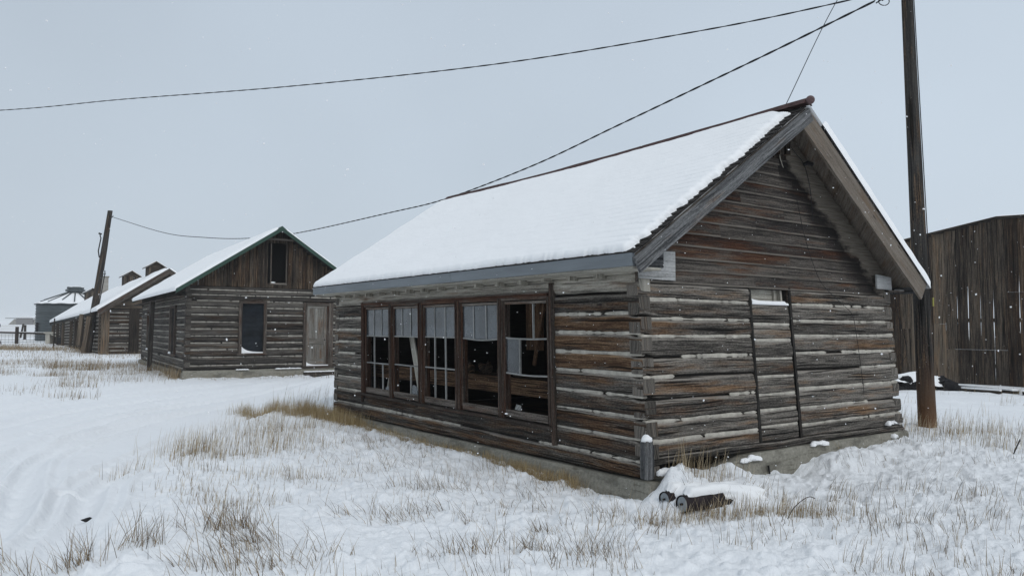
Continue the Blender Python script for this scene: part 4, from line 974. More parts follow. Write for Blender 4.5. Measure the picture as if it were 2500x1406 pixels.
# roof
def simple_roof(parent, W, L, og, ogf, oe, ze, zr, rext=0.0, thick=.06, th_snow=.08, trim=None, trimh=.13, seed=0, zef=None, eave_h=.1, step=(.06, .06), keep_ridge=0.0, snow=True, tr_th=.03, far_ret=None, near=.02):
    vr = W / 2
    A = MB()
    for sg in (-1, 1):
        xe = -oe if sg < 0 else W + oe
        for (y0, y1) in ((-og, L + ogf),):
            z0 = ze; z1 = ze if zef is None else zef
            P = [(xe, y0, z0 - thick), (vr, y0, zr - thick), (vr, y1 + rext, zr - thick), (xe, y1, z1 - thick), (xe, y0, z0), (vr, y0, zr), (vr, y1 + rext, zr), (xe, y1, z1)]
            if sg > 0: P = [P[1], P[0], P[3], P[2], P[5], P[4], P[7], P[6]]
            A.hexa(P)
    A.build("roof", M['shingle'], parent)
    for sg in (-1, 1):
        xe = -oe if sg < 0 else W + oe
        for (yy, z0) in ((-og, ze), (L + ogf, ze if zef is None else zef)):
            A = MB(); a = np.array((xe, yy, z0)); b = np.array((vr, yy, zr)); s = -1 if yy < 0 else 1
            P = [a + (0, 0, -trimh), b + (0, 0, -trimh), b + (0, s * tr_th, -trimh), a + (0, s * tr_th, -trimh), a + (0, 0, .02), b + (0, 0, .02), b + (0, s * tr_th, .02), a + (0, s * tr_th, .02)]
            A.hexa(P, (.45, .3, .3)); A.build("barge_board", trim or M['board'], parent)
        if snow:
            y1 = L + ogf
            snow_sheet("roof_snow", parent, (xe, -og, ze + .004), (xe, y1, (ze if zef is None else zef) + .004), (vr, -og, zr + .004), (vr, y1 + rext, zr + .004), th_snow,
                       lambda b: near + .05 * vn(b * 3, b * 0, seed), lambda b: .02 + 0 * b, lambda a: .0 + .0 * a + .03 * vn(a * 6, a * 0, seed), lambda a: keep_ridge * (vn(a * 1.3, a * 0, seed + 2) > .62) + 0 * a - .01, step, seed, lip=.05)
simple_roof(c2, W2, L2, og2, .3, oe2, ze2, zr2, trim=M['green'], trimh=.12, seed=3, keep_ridge=.09, th_snow=.09, near=.03)
A = MB(); A.box((-.33, -.4, 2.62), (.0, L2, 2.66)); A.box((-.02, .0, 2.76), (.12, L2, 3.0)); A.build("soffit", M['log_dark'], c2)
A = MB(); A.hexa([(W2 / 2 - .16, -og2 - .035, zr2 - .08), (W2 / 2 + .16, -og2 - .035, zr2 - .08), (W2 / 2 + .16, L2 + .3, zr2 - .08), (W2 / 2 - .16, L2 + .3, zr2 - .08), (W2 / 2 - .01, -og2 - .035, zr2 + .045), (W2 / 2 + .01, -og2 - .035, zr2 + .045), (W2 / 2 + .01, L2 + .3, zr2 + .045), (W2 / 2 - .01, L2 + .3, zr2 + .045)]); A.build("ridge_cap", M['green'], c2)

# ================================================================== 3. long low log barn behind
O3 = (-24.175, 43.754, .158); Y3 = .62
c3 = empty("log_barn", O3, Y3, "long low log barn behind the leaning pole with cupolas along its snowy roof", "barn")
c3.rotation_euler = (-.016, 0, Y3)
W3, L3 = 7.09, 34.8
ze3, zr3, zef3 = 2.54, 5.137, 2.54
z3 = [-.05 + k * .225 for k in range(13)]
tone3 = lambda i, s: (random.uniform(.25, .6), random.choice([.3, .5, .7]), random.random())
log_wall(c3, fr_gable(), 0, W3, [(z, z) for z in z3], [(1.55, 2.0, 0, 2.7)], M['log_dark'], M['chink_far'], tone3, ch_h=.03, gap=.03, ch_keep=.85, step=.2, round_=.07, bulge=.03)
z3f = [k * .21 for k in range(12)]
OPS3 = [(9.6, 12.3, 0, 2.3), (12.9, 15.8, 0, 2.3), (23.5, 27.5, 0, 2.3), (29.5, 32, 0, 2.3)]
log_wall(c3, fr_front(), 0, L3, [(z * 1.12 - .1, z * 1.1 - .1) for z in z3f], OPS3, M['log_dark'], M['chink_far'], tone3, ch_h=.035, gap=.03, ch_keep=.95, step=.3, flip=True, round_=.07, bulge=.03)
log_wall(c3, fr_rear(W3), 0, L3, [(z, z) for z in z3f], [], M['log_dark'], M['chink_far'], tone3, step=.5); log_wall(c3, fr_far(L3), 0, W3, [(z, z) for z in z3[:10]], [], M['log_dark'], M['chink_far'], tone3, step=.5, flip=True)
A = MB()
for k in range(15):
    za = 2.68 + k * .155; 
    x0 = max(0, (za + .12 - ze3) / (zr3 - ze3) * (W3 / 2)); x1 = W3 - x0
    if x1 - x0 > .3: A.box((x0, -.02, za), (x1, .03, za + .15), (random.uniform(.5, .8), .2, .3), 0)
A.build("gable_boards", M['board'], c3)
A = MB(); A.box((.0, -.08, 0), (.45, -.03, 2.7), (.85, .6, .3)); A.box((1.5, -.06, 0), (2.05, .02, 2.7), (.2, .3, .3)); A.box((-.08, .0, 0), (-.03, .3, 2.6), (.7, .5, .3)); A.build("corner_board", M['board'], c3)
for (y0, y1, _, _) in OPS3:
    A = MB(); n = 4
    for k in range(n): A.box((.02, y0 + (y1 - y0) * k / n, 0), (.06, y0 + (y1 - y0) * (k + 1) / n - .02, 2.15), (random.uniform(.2, .5), .4, .2), 2)
    A.build("plank_door", M['board'], c3)
for y in (4.6, 8.6, 12.6, 16.2, 23.0, 28.5, 34.0):
    A = MB(); A.beam((-.12, y, 0), (-.08, y + .1, 2.25), .2, .14, (0, 1, 0), (random.uniform(.4, .9), .3, .2)); A.build("wall_post", M['board'], c3)
A = MB(); A.box((W3 / 2 - .08, 2.9, 2.2), (W3 / 2, 3.0, 5.0)); A.build("inner_dark_panel", M['dark'], c3)
simple_roof(c3, W3, L3, .55, .9, .25, ze3, zr3, rext=4.0, trim=M['trim'], trimh=.34, seed=8, zef=zef3, th_snow=.16, step=(.12, .12), near=.03)
def cupola(v, u, s, zb):
    A = MB(); A.box((v - .5 * s, u - .5 * s, zb), (v + .5 * s, u + .5 * s, zb + .75 * s), (.4, .3, .3), 2)
    for k in range(5): A.box((v - .5 * s + k * .2 * s + .01, u - .5 * s - .02, zb + .05), (v - .5 * s + (k + 1) * .2 * s - .01, u - .5 * s - .0, zb + .75 * s), rt(), 2)
    poly_slab(A, [(v - .5 * s, zb + .752 * s), (v + .5 * s, zb + .752 * s), (v, zb + 1.06 * s)], u - .5 * s, u + .5 * s)
    cu = A.build("cupola", M['board'], c3)
    for sg in (-1, 1):
        A = MB(); P = [(v + sg * .68 * s, u - .65 * s, zb + .66 * s), (v, u - .65 * s, zb + 1.08 * s), (v, u + .65 * s, zb + 1.08 * s), (v + sg * .68 * s, u + .65 * s, zb + .66 * s)]
        P = P + [(x, y, z + .06) for x, y, z in P]; A.hexa(P); A.build("roof", M['board'], cu)
        A = MB(); P = [(v + sg * .66 * s, u - .58 * s, zb + .735 * s), (v + sg * .03, u - .58 * s, zb + 1.135 * s), (v + sg * .03, u + .62 * s, zb + 1.135 * s), (v + sg * .66 * s, u + .62 * s, zb + .735 * s)]
        P = P + [(x, y, z + .06) for x, y, z in P]; A.hexa(P); A.build("roof_snow", M['rsnow'], cu)
cupola(W3 / 2 - .05, 3.9, .95, zr3 - .3); cupola(W3 / 2 - .05, 13.6, 1.05, zr3 - .3); cupola(W3 / 2 - .2, 36.5, 1.2, zr3 - .5)
A = MB(); A.box((2.55, 24.6, 3.4), (3.35, 25.4, 6.35), (.5, .1, .2)); ch = A.build("chimney", M['stone'], c3)
A = MB()
for z in (4.7, 5.1, 5.5, 5.9): A.box((2.54, 24.59, z), (3.36, 25.41, z + .02))
A.box((2.50, 24.55, 6.3), (3.4, 25.45, 6.42)); A.build("block_joints", M['concrete'], ch)
A = MB(); A.tube([(2.9, 25, 6.4), (2.9, 25, 6.6)], .07, 8); A.box((2.65, 24.75, 6.6), (3.15, 25.25, 6.64)); A.build("chimney_cap", M['black'], ch)

# ================================================================== 4. grain bin
binx, biny = -49.4, 84.0
gb = empty("grain_bin", (binx, biny, -.1), 0, "round galvanised grain bin with snow on its conical ribbed roof", "grain bin")
A = MB(); th = np.linspace(0, 2 * np.pi, 97)[:-1]; zs = np.linspace(0, 4.25, 86); rad = 3.72
T_, Z_ = np.meshgrid(th, zs); rr_ = rad + .03 * np.sin(Z_ / 4.25 * 2 * np.pi * 14)
A.grid(np.stack([rr_ * np.cos(T_), rr_ * np.sin(T_), Z_], -1), closed=True); A.build("bin_wall", M['bin'], gb, None, True)
A = MB(); A.box((-2.3, -3.2, 1.0), (-2.15, -2.9, 2.2)); A.build("ladder_rail", M['black'], gb)
for z in (1.2, 2.2, 3.2):
    A = MB(); A.tube([(3.77 * math.cos(a), 3.77 * math.sin(a), z) for a in np.linspace(0, 2 * np.pi, 65)], .03, 5); A.build("wall_band", M['bin'], gb)
A = MB(); Tg, Rg = np.meshgrid(th, np.linspace(0, 1, 24)); rad2 = 3.9 * (1 - Rg) + .6 * Rg; zc = 4.25 + 1.35 * Rg + .07 * np.abs(np.sin(Tg * 8)) * (1 - Rg * .6)
A.grid(np.stack([rad2 * np.cos(Tg), rad2 * np.sin(Tg), zc], -1), closed=True); A.build("roof_snow", M['rsnow'], gb, None, True)
A = MB(); A.tube([(3.86 * math.cos(a), 3.86 * math.sin(a), 4.22) for a in np.linspace(0, 2 * np.pi, 65)], .06, 6); A.build("eave_ring", M['bin'], gb)
for k in range(16):
    a = k * np.pi / 8 + .12; A = MB(); f0 = .12 + .16 * (k % 3 == 0)
    A.tube([((3.9 - 3.3 * t) * math.cos(a), (3.9 - 3.3 * t) * math.sin(a), 4.28 + 1.37 * t + .05) for t in np.linspace(f0, 1, 6)], .07, 5); A.build("roof_rib", M['bin'], gb)
A = MB(); A.tube([(0, 0, 5.55), (0, 0, 5.75)], .78, 20); A.tube([(0, 0, 5.75), (0, 0, 5.95)], 1.0, 20); A.tube([(0, 0, 6.0), (0, 0, 6.25)], .85, 20); A.build("roof_cap", M['bin'], gb)
A = MB(); lump(A, (0, 0, 6.22), (.86, .86, .12), 3, 10, .1); A.build("cap_snow", M['rsnow'], gb, None, True)

# ================================================================== 5. far arched shed on the plain
qs = empty("arched_shed", (-262, 400, 1.85), R(-2), "faded arched shed with low side wings far out on the plain", "shed")
A = MB(); th = np.linspace(0, np.pi, 18)
P = np.array([[(5.6 * math.cos(a), y, 3.1 + 1.7 * math.sin(a)) for a in th] for y in (0, 9)]); A.grid(P); A.add(P[0], [tuple(range(18))]); A.build("arched_roof", M['snow'], qs)
A = MB(); A.box((-4.5, -.2, 0), (4.5, 8.8, 3.6)); A.build("wall", plain("far_wall", (.13, .12, .115), .9, .2, .3), qs)
for sg in (-1, 1):
    A = MB(); A.add([(sg * 4.5, .2, 0), (sg * 9.5, .2, 0), (sg * 5.5, .2, 3.6), (sg * 4.5, 8, 0), (sg * 9.5, 8, 0), (sg * 5.5, 8, 3.6)], [(0, 1, 2), (5, 4, 3), (0, 3, 4, 1), (1, 4, 5, 2), (2, 5, 3, 0)]); A.build("side_wing", M['concrete'], qs)
A = MB(); A.box((-10.5, -.4, 3.55), (11, -.1, 3.85)); A.box((7.5, -.2, 3.6), (7.8, .1, 6.2)); A.build("eave_rail", M['black'], qs)
A = MB()
for k in range(26): x = -90 + k * 12; lump(A, (-262 - 70 + k * 9.0, 620, 2.0), (9, 2, .9 + .9 * random.random()), k, 8, .5)
o = A.build("far_brush", plain("far_brush", (.10, .095, .09), .95, .3, .1), None); tag(o, "thin dark line of brush along the distant horizon", "brush", kind="stuff")

# ================================================================== 6. board barn on the right
O4 = (15.19, 22.14, .05); Y4 = .6417
bn = empty("board_barn", O4, Y4, "tall weathered barn of vertical boards with daylight gaps behind the right pole", "barn")
def topz(y): return 5.17 - .16 * abs(y - .55) if y > .55 else 5.17 - .045 * abs(y - .55)
edges = [-4.2, -3.85, -3.5, -3.12, -2.8, -2.45, -2.1, -1.72, -1.38, -1.02, -.66, -.32, .04, .38, .74, 1.10, 1.45, 1.78, 2.13, 2.51, 2.8, 3.18, 3.56, 3.9, 4.25, 4.6, 4.95]
for i in range(len(edges) - 1):
    y0, y1 = edges[i], edges[i + 1]
    g = random.choice([.0, .006, .012]); 
    if 0.9 < y0 < 3.4: g = random.choice([.008, .014, .02, .016])
    sk = random.uniform(-.012, .012)
    zt = topz((y0 + y1) / 2) - .03
    brk = {13: 2.55, 14: 2.55}.get(i)
    if 1.0 < y0 < 1.8: brk = 1.15
    elif .3 < y0 <= 1.0: brk = 1.15
    elif 1.8 < y0 < 2.6: brk = 1.95
    elif -.4 < y0 < .1: brk = 2.9
    else: brk = random.uniform(1.0, 3.0)
    A = MB(); tone = (random.uniform(.15, .85), random.uniform(.2, .95), random.random())
    xo = random.uniform(-.016, .016)
    def bd_(za, zb, tn, xo=xo, dy=0):
        zs = np.linspace(za, zb, 26); k = np.sin(np.clip((zs - .9) / 2.7, 0, 1) * np.pi)
        gl = np.clip(g * (k * 1.5 - .62) + fbm(zs * 2.2, zs * 0 + i * 7, 3, 3) * .012, -.006, .05); gr_ = np.clip(g * (k * 1.5 - .62) + fbm(zs * 2.2, zs * 0 + i * 7 + 3, 3, 3) * .012, -.006, .05)
        ya = y0 + gl + sk * (1 - 2 * zs / 5) + dy; yb = y1 - gr_ + sk * (1 - 2 * zs / 5) + dy; x_ = xo + (.006 if i % 2 else -.006)
        P = np.stack([np.stack([np.full(26, x_ - .012), ya, zs], 1), np.stack([np.full(26, x_ - .012), yb, zs], 1), np.stack([np.full(26, x_ + .014), yb, zs], 1), np.stack([np.full(26, x_ + .014), ya, zs], 1)], 1)
        r = random.random() * 20
        A.grid(P, np.stack([np.repeat(zs[:, None], 4, 1) + r, P[..., 1] + r * .7], -1), tn, closed=True)
        A.add(P[0], [(0, 1, 2, 3)], None, tn); A.add(P[-1], [(0, 1, 2, 3)], None, tn)
    bd_(brk + .0015, zt, tone); bd_(.0 + random.uniform(-.02, .06), brk - .0015, (min(1, tone[0] + random.uniform(-.15, .2)), tone[1], random.random()), xo=xo - .004, dy=random.uniform(-.006, .006))
    A.build("wall_board", M['board'], bn)
A = MB()
for z in (.6, 2.0, 3.4, 4.6): A.box((.04, -4.2, z), (.14, 4.9, z + .12), (.2, .3, .2), 1)
for y in (-4.2, -2, 2.0, 4.8): A.box((.15, y, 0), (.3, y + .14, topz(y) - .1), (.2, .3, .2), 2)
for y in (-4.2, 4.8): A.box((5.6, y, 0), (5.75, y + .14, topz(y) - .1), (.2, .3, .2), 2)
A.build("barn_frame", M['board'], bn)
A = MB()
for k in range(17): A.box((.3 + k * .33, 4.95, .1), (.3 + k * .33 + .31, 4.98, topz(4.9) - .06), rt(.4, .2, .4, .2), 2)
for k in range(17): A.box((.3 + k * .33, -4.25, .1), (.3 + k * .33 + .31, -4.22, topz(-4.2) - .06), rt(.4, .2, .4, .2), 2)
A.build("end_boards", M['board'], bn)
A = MB(); ys = np.array([-4.6, .55, 5.2])
for (a, b) in ((-4.6, .55), (.55, 5.2)):
    A.hexa([(-.14, a, topz(a)), (6.2, a, topz(a)), (6.2, b, topz(b)), (-.14, b, topz(b)), (-.14, a, topz(a) + .05), (6.2, a, topz(a) + .05), (6.2, b, topz(b) + .05), (-.14, b, topz(b) + .05)], (.3, .2, .2))
A.build("roof", M['board'], bn)
A = MB()
ys = np.linspace(-4.6, 5.2, 120); xs = np.linspace(-.12, 6.2, 30)
Xg, Yg = np.meshgrid(xs, ys, indexing='ij'); tz = np.where(Yg > .55, 5.17 - .16 * np.abs(Yg - .55), 5.17 - .045 * np.abs(Yg - .55)); hz = .055 * sm((Xg + .125) / .06) + fbm(Xg * 2, Yg * 2, 4, 3) * .008 - .003
A.grid(np.stack([Xg, Yg, tz + .05 + hz], -1)); A.build("roof_snow", M['rsnow'], bn, None, True)

# ================================================================== 7. poles and wires
def pole(name, pts, rads, label, cat, mat='pole'):
    P = np.array(pts, float); k = np.linspace(0, 1, 40); n = len(P) - 1
    C = np.stack([np.interp(k * n, range(n + 1), P[:, j]) for j in range(3)], 1); r = np.interp(k, [0, 1], rads)
    e = empty(name, tuple(P[0]), 0, label, cat)
    A = MB(); C = C - P[0]
    T_ = np.linspace(0, 2 * np.pi, 20, endpoint=False)
    PP = np.stack([C[:, None, 0] + r[:, None] * np.cos(T_) * (1 + .03 * fbm(k[:, None] * 6, np.cos(T_)[None] * 2 + 5, 4, 2)), C[:, None, 1] + r[:, None] * np.sin(T_), np.repeat(C[:, 2:3], 20, 1)], -1)
    L = np.linalg.norm(C[-1]); UVp = np.stack([np.repeat((k * L)[:, None], 20, 1), np.repeat((T_ * r.mean())[None], 40, 0)], -1)
    A.grid(PP, UVp, (.5, .35, .3), closed=True); A.add(PP[-1], [tuple(range(20))])
    A.build("shaft", mat if not isinstance(mat, str) else M[mat], e, None, True); return e
def polebase(nt, col):
    tcn = nt.nodes.new("ShaderNodeTexCoord"); sp = nt.nodes.new("ShaderNodeSeparateXYZ"); nt.links.new(tcn.outputs['Object'], sp.inputs[0])
    nn = noise(nt, mapping(nt, tcn.outputs['Object'], (6, 6, .8)), 1, 4, .6)
    k = ramp(nt, math_(nt, 'ADD', sp.outputs[2], math_(nt, 'MULTIPLY', nn, 1.2)), [(.0, g3(1)), (.95, g3(.8)), (1.0, g3(.5))])
    k2 = nt.nodes.new("ShaderNodeMapRange"); k2.inputs[1].default_value = 1.9; k2.inputs[2].default_value = .6; nt.links.new(math_(nt, 'ADD', sp.outputs[2], math_(nt, 'MULTIPLY', nn, 1.0)), k2.inputs[0])
    return mixc(nt, math_(nt, 'MULTIPLY', k2.outputs[0], .75), col, mixc(nt, nn, (.10, .045, .018), (.25, .12, .05)))
M['pole_near'] = wood("near_pole_wood", dark=(.009, .009, .009), mid=(.032, .030, .028), light=(.08, .075, .068), brown=(.026, .021, .018), knots=False, gs=.8, extra=polebase)
zb = gz(6.88, 12.3)
pr2 = pole("utility_pole", [(6.84, 12.3, zb - .3), (6.62, 12.3, 9.3)], (.142, .076), "thick dark utility pole at the right cabin corner with a rusty brown foot", "utility pole", 'pole_near')
bx_, by_, bz_ = 6.84, 12.3, zb - .3
A = MB(); A.tube([(.062, -.06, 2.6 - bz_), (-.095, -.05, 7.6 - bz_)], .008, 5); A.build("ground_wire", M['wire'], pr2)
A = MB(); A.box((.075, -.10, 2.19 - bz_), (.095, -.085, 2.33 - bz_)); A.build("yellow_tag", M['yellow'], pr2)
A = MB(); A.tube([(-.3, -.05, 7.62 - bz_), (-.22, -.03, 7.62 - bz_)], .03, 8); A.tube([(-.62, -.04, 7.34 - bz_), (-.24, -.0, 7.6 - bz_)], .012, 5)
A.build("bracket", M['black'], pr2)
A = MB(); t = np.linspace(0, 2 * np.pi, 24); A.tube(np.stack([-.62 + .09 * np.cos(t), -.1 + 0 * t, 7.30 - bz_ + .07 * np.sin(t)], 1), .008, 5, cap=False); A.tube([(-.75, -.1, 7.27 - bz_), (-.62, -.08, 7.36 - bz_), (-.5, -.08, 7.42 - bz_)], .012, 5)
A.tube(np.stack([-.66 + .05 * np.cos(t), -.12 + 0 * t, 7.36 - bz_ + .045 * np.sin(t)], 1), .007, 5, cap=False); A.build("wire_loop", M['wire'], pr2)
lp = pole("utility_pole", [(-26.0, 45.6, -.2), (-25.07, 46.0, 8.95)], (.23, .14), "leaning wooden utility pole beside the far log barn", "utility pole", 'pole')
ox, oy, oz = -26.0, 45.6, -.2
def lpP(z): t = (z + .2) / 9.15; return np.array([.93 * t, .4 * t, z + .2])
A = MB(); A.tube([lpP(7.4) + (-.28, -.2, 0), lpP(7.3) + (-.2, -.2, -.1), lpP(6.4) + (-.22, -.2, 0), lpP(6.0) + (-.1, -.2, 0)], .035, 6); A.tube([lpP(7.5) + (-.36, -.2, 0), lpP(7.45) + (-.2, -.2, 0)], .06, 6); A.build("conduit_mast", M['black'], lp)
A = MB(); A.tube([lpP(5.2) + (.32, -.1, 0), lpP(5.0) + (.36, -.1, 0), lpP(3.5) + (.3, -.1, -.1), lpP(2.0) + (.22, -.1, 0)], .03, 5); A.tube([lpP(8.3) + (.2, -.1, 0), lpP(6.6) + (.25, -.1, 0), lpP(5.2) + (.26, -.1, 0)], .015, 4); A.build("service_pipe", M['black'], lp)
A = MB(); A.beam(lpP(-.2) + (-.02, -.35, 0), lpP(2.35) + (-.05, -.3, 0), .26, .2, (0, 1, 0), (.8, .3, .2)); A.build("splice_stub", M['board'], lp)
A = MB(); A.beam(lpP(.2) + (-.42, -.3, 0.4), lpP(2.5) + (-.55, -.3, 0), .22, .1, (0, 1, 0), (.95, .1, .2)); A.build("brace_plank", M['board'], lp)

def span(pts, rad, name, label, cat, strands=0, pitch=.55, n=10):
    C = smooth_line3(pts, n)
    L = np.concatenate([[0], np.cumsum(np.linalg.norm(np.diff(C, axis=0), axis=1))]); k = int(L[-1] / .07) if strands else len(C) * 2
    s = np.linspace(0, L[-1], k); C = np.stack([np.interp(s, L, C[:, j]) for j in range(3)], 1)
    A = MB()
    if strands:
        T = np.gradient(C, axis=0); T /= np.linalg.norm(T, axis=1)[:, None]; U = np.cross(T, (0, 0, 1)); U /= np.linalg.norm(U, axis=1)[:, None]; V = np.cross(T, U)
        for j in range(strands):
            ph = s / pitch * 2 * np.pi + j * 2 * np.pi / strands
            A.tube(C + (U * np.cos(ph)[:, None] + V * np.sin(ph)[:, None]) * rad * .8, rad, 6)
    else: A.tube(C, rad, 5)
    o = A.build(name, M['wire'], None); tag(o, label, cat); return o
span([(6.64, 12.25, 7.62), (5.66, 12.6, 7.46), (3.52, 14.0, 7.50), (-.47, 16.0, 7.55), (-5.88, 19.0, 8.02), (-11.72, 22.0, 8.59), (-16.8, 24.0, 8.82), (-26, 28.5, 9.9)], .0085, "overhead_wire", "upper overhead wire crossing the whole sky from the left edge", "wire", 2, .9)
span([(6.06, 12.2, 7.30), (4.83, 13.3, 6.90), (3.71, 14.8, 6.66), (2.29, 16.5, 6.32), (.5, 18.5, 5.87), (-1.92, 21.5, 5.55), (-4.01, 24.0, 5.51), (-8.53, 29.0, 5.45), (-11.75, 32.5, 5.66), (-14.97, 36.0, 6.11), (-18.86, 40.0, 6.84), (-25.15, 46.0, 8.63)], .011, "service_cable", "lower twisted cable sagging from the right pole to the leaning pole", "cable", 2, .7)
span([(6.45, 12.2, 8.0), (6.2, 12.2, 7.55), (6.06, 12.2, 7.30)], .01, "cable_tail", "short cable end tied at the top of the right pole", "cable")
span([(3.80, 10.32, 4.86), (4.99, 11.18, 6.87), (6.6, 12.3, 9.1)], .006, "guy_wire", "thin straight wire rising from the near roof ridge", "wire")
span([tuple(np.array([ox, oy, oz]) + lpP(8.55) + (.25, 0, .1)), (-24.9, 45.6, 8.2), tuple(np.array([ox, oy, oz]) + lpP(7.9) + (.15, 0, .0))], .02, "slack_loop", "slack wire loop at the top of the leaning pole", "wire")

# ================================================================== 8. fence and small far things
def post(x, y, h, r, label, lean_=(0, 0), name="fence_post", grp="wooden fence posts on the left"):
    A = MB(); z0 = gz(x, y) - .1; A.tube([(0, 0, 0), (lean_[0] / 2, lean_[1], h / 2), (lean_[0], lean_[1], h + .1)], [r, r * .95, r * .9], 7, (.3, .3, .3))
    o = A.build(name, M['board'], None); o.location = (x, y, z0); tag(o, label, "fence post", grp); return o
post(-45.2, 68.0, 1.55, .16, "thick short fence post under the snowy rail at far left")
post(-58.2, 89.0, 1.75, .15, "taller thin fence post just right of the thick one"); post(-66, 100, 1.9, .13, "small fence post tilting right behind the rail", (.35, 0))
post(-33.2, 54.0, 2.2, .05, "thin steel fence stake in the grass before the log barn", name="steel_stake", grp=None)
A = MB(); A.beam((-52, 67.6, 1.25), (-41.8, 69.1, 1.02), .16, .16, (0, 0, 1), (.3, .3, .2)); rl = empty("fence_rail", (-48, 68, 0), 0, "long horizontal fence rail with snow on top at far left", "fence rail"); o = A.build("rail", M['board'], rl, lambda V: V - np.array([-48, 68, 0]))
A = MB(); A.beam((-52, 67.6, 1.345), (-41.8, 69.1, 1.115), .13, .035, (0, 0, 1)); A.build("rail_snow", M['rsnow'], rl, lambda V: V - np.array([-48, 68, 0]))
A = MB(); 
for z in (.25, .5, .75, .95): A.tube([(-52, 67.7, z), (-42, 69.2, z)], .012, 4)
for k in range(34): x = -52 + k * .3; A.tube([(x, 67.7 + k * .045, .15), (x, 67.7 + k * .045, 1.0)], .01, 4)
o = A.build("wire_mesh_fence", M['wire'], None); tag(o, "thin wire mesh fence hanging below the snowy rail", "fence")
# shed frame and dark crates beside the bin
sh = empty("loading_frame", (-41.0, 68.5, 0), 0, "small grey frame with a dark hollow at the foot of the grain bin", "frame")
A = MB(); A.box((-1.9, .0, .0), (-1.5, .5, 1.1), (.8, .1, .2)); A.box((.2, .0, .0), (.8, .5, 1.1), (.8, .1, .2)); A.box((-2.0, -.1, 1.05), (1.0, .6, 1.2), (.8, .1, .2)); A.beam((-1.4, 0, 1.0), (-.1, 0, .55), .12, .1, (0, 1, 0), (.8, .1, .2)); A.build("frame", M['rafter'], sh)
A = MB(); A.box((-1.5, .52, 0), (.2, .6, 1.05)); A.build("dark_back", M['black'], sh)
A = MB(); A.box((-1.4, -.5, 0), (1.2, .6, .82), (.2, .2, .2)); A.box((-.9, -.55, .5), (-.4, -.5, .7), (.8, .2, .2)); A.box((-1.3, -.56, .1), (-.2, -.5, .35), (.3, .2, .2)); o = A.build("crate_stack", M['black'], None); o.location = (-37.4, 64.0, 0); tag(o, "dark low stack of crates between the bin and the log barn", "crates")
A = MB(); lump(A, (0, 0, 1.75), (.34, .3, .38), 5, 10, .2, .9); A.tube([(0, 0, 1.45), (.25, 0, .9), (.5, 0, .35)], .04, 5); A.tube([(0, 0, 1.4), (-.2, 0, .2)], .05, 5); o = A.build("dark_machine_seat", M['black'], None); o.location = (-39.9, 57.5, 0); tag(o, "dark rounded implement on thin legs cut off by the left edge", "implement")
# junk pile under the board barn
A = MB()
for k in range(18): a = random.uniform(-.5, 1.35); lump(A, (11.0 + a, 21.0 + random.uniform(-.3, .4) + a * .05, .18), (.28, .22, random.uniform(.14, .28)), k, 8, .8)
jp = A.build("scrap_heap", M['black'], None); tag(jp, "low black scrap heap under snow behind the right pole", "scrap heap")
A = MB(); xs = np.linspace(-.7, 1.5, 60); ys = np.linspace(-.45, .6, 24); Xg, Yg = np.meshgrid(xs, ys, indexing='ij')
hz = .60 + .10 * fbm(Xg * 2, Yg * 2, 4, 3) - .22 * sm(np.abs(Yg) / .55) - .3 * sm((Xg - .9) / .6) - .12 * sm((fbm(Xg * 3, Yg * 3, 9, 2) - .1) / .2)
A.grid(np.stack([11.0 + Xg, 21.1 + Yg + Xg * .05, hz], -1)); o = A.build("heap_snow", M['rsnow'], jp, None, True)
# planks lying at the barn foot
for k, (a, b, w_) in enumerate((((12.8, 22.4, .10), (13.35, 19.8, .10), .25), ((12.4, 20.8, .09), (13.0, 19.85, .09), .14), ((13.4, 19.6, .1), (15.2, 18.3, .1), .2))):
    pk = empty("plank", a, 0, ("long snow covered plank lying at the board barn's foot", "short dark plank lying before the long snowy one", "plank at the barn foot running out of the right edge")[k], "plank", "planks lying at the barn foot")
    A = MB(); d = np.array(b) - np.array(a); A.beam((0, 0, .06), tuple(d + (0, 0, .06)), w_, .09, (0, 0, 1), (.2, .3, .2)); A.build("board", M['board'], pk)
    A = MB(); A.beam((0, 0, .12), tuple(d + (0, 0, .12)), w_ * .8, .05, (0, 0, 1)); A.build("plank_snow", M['rsnow'], pk)

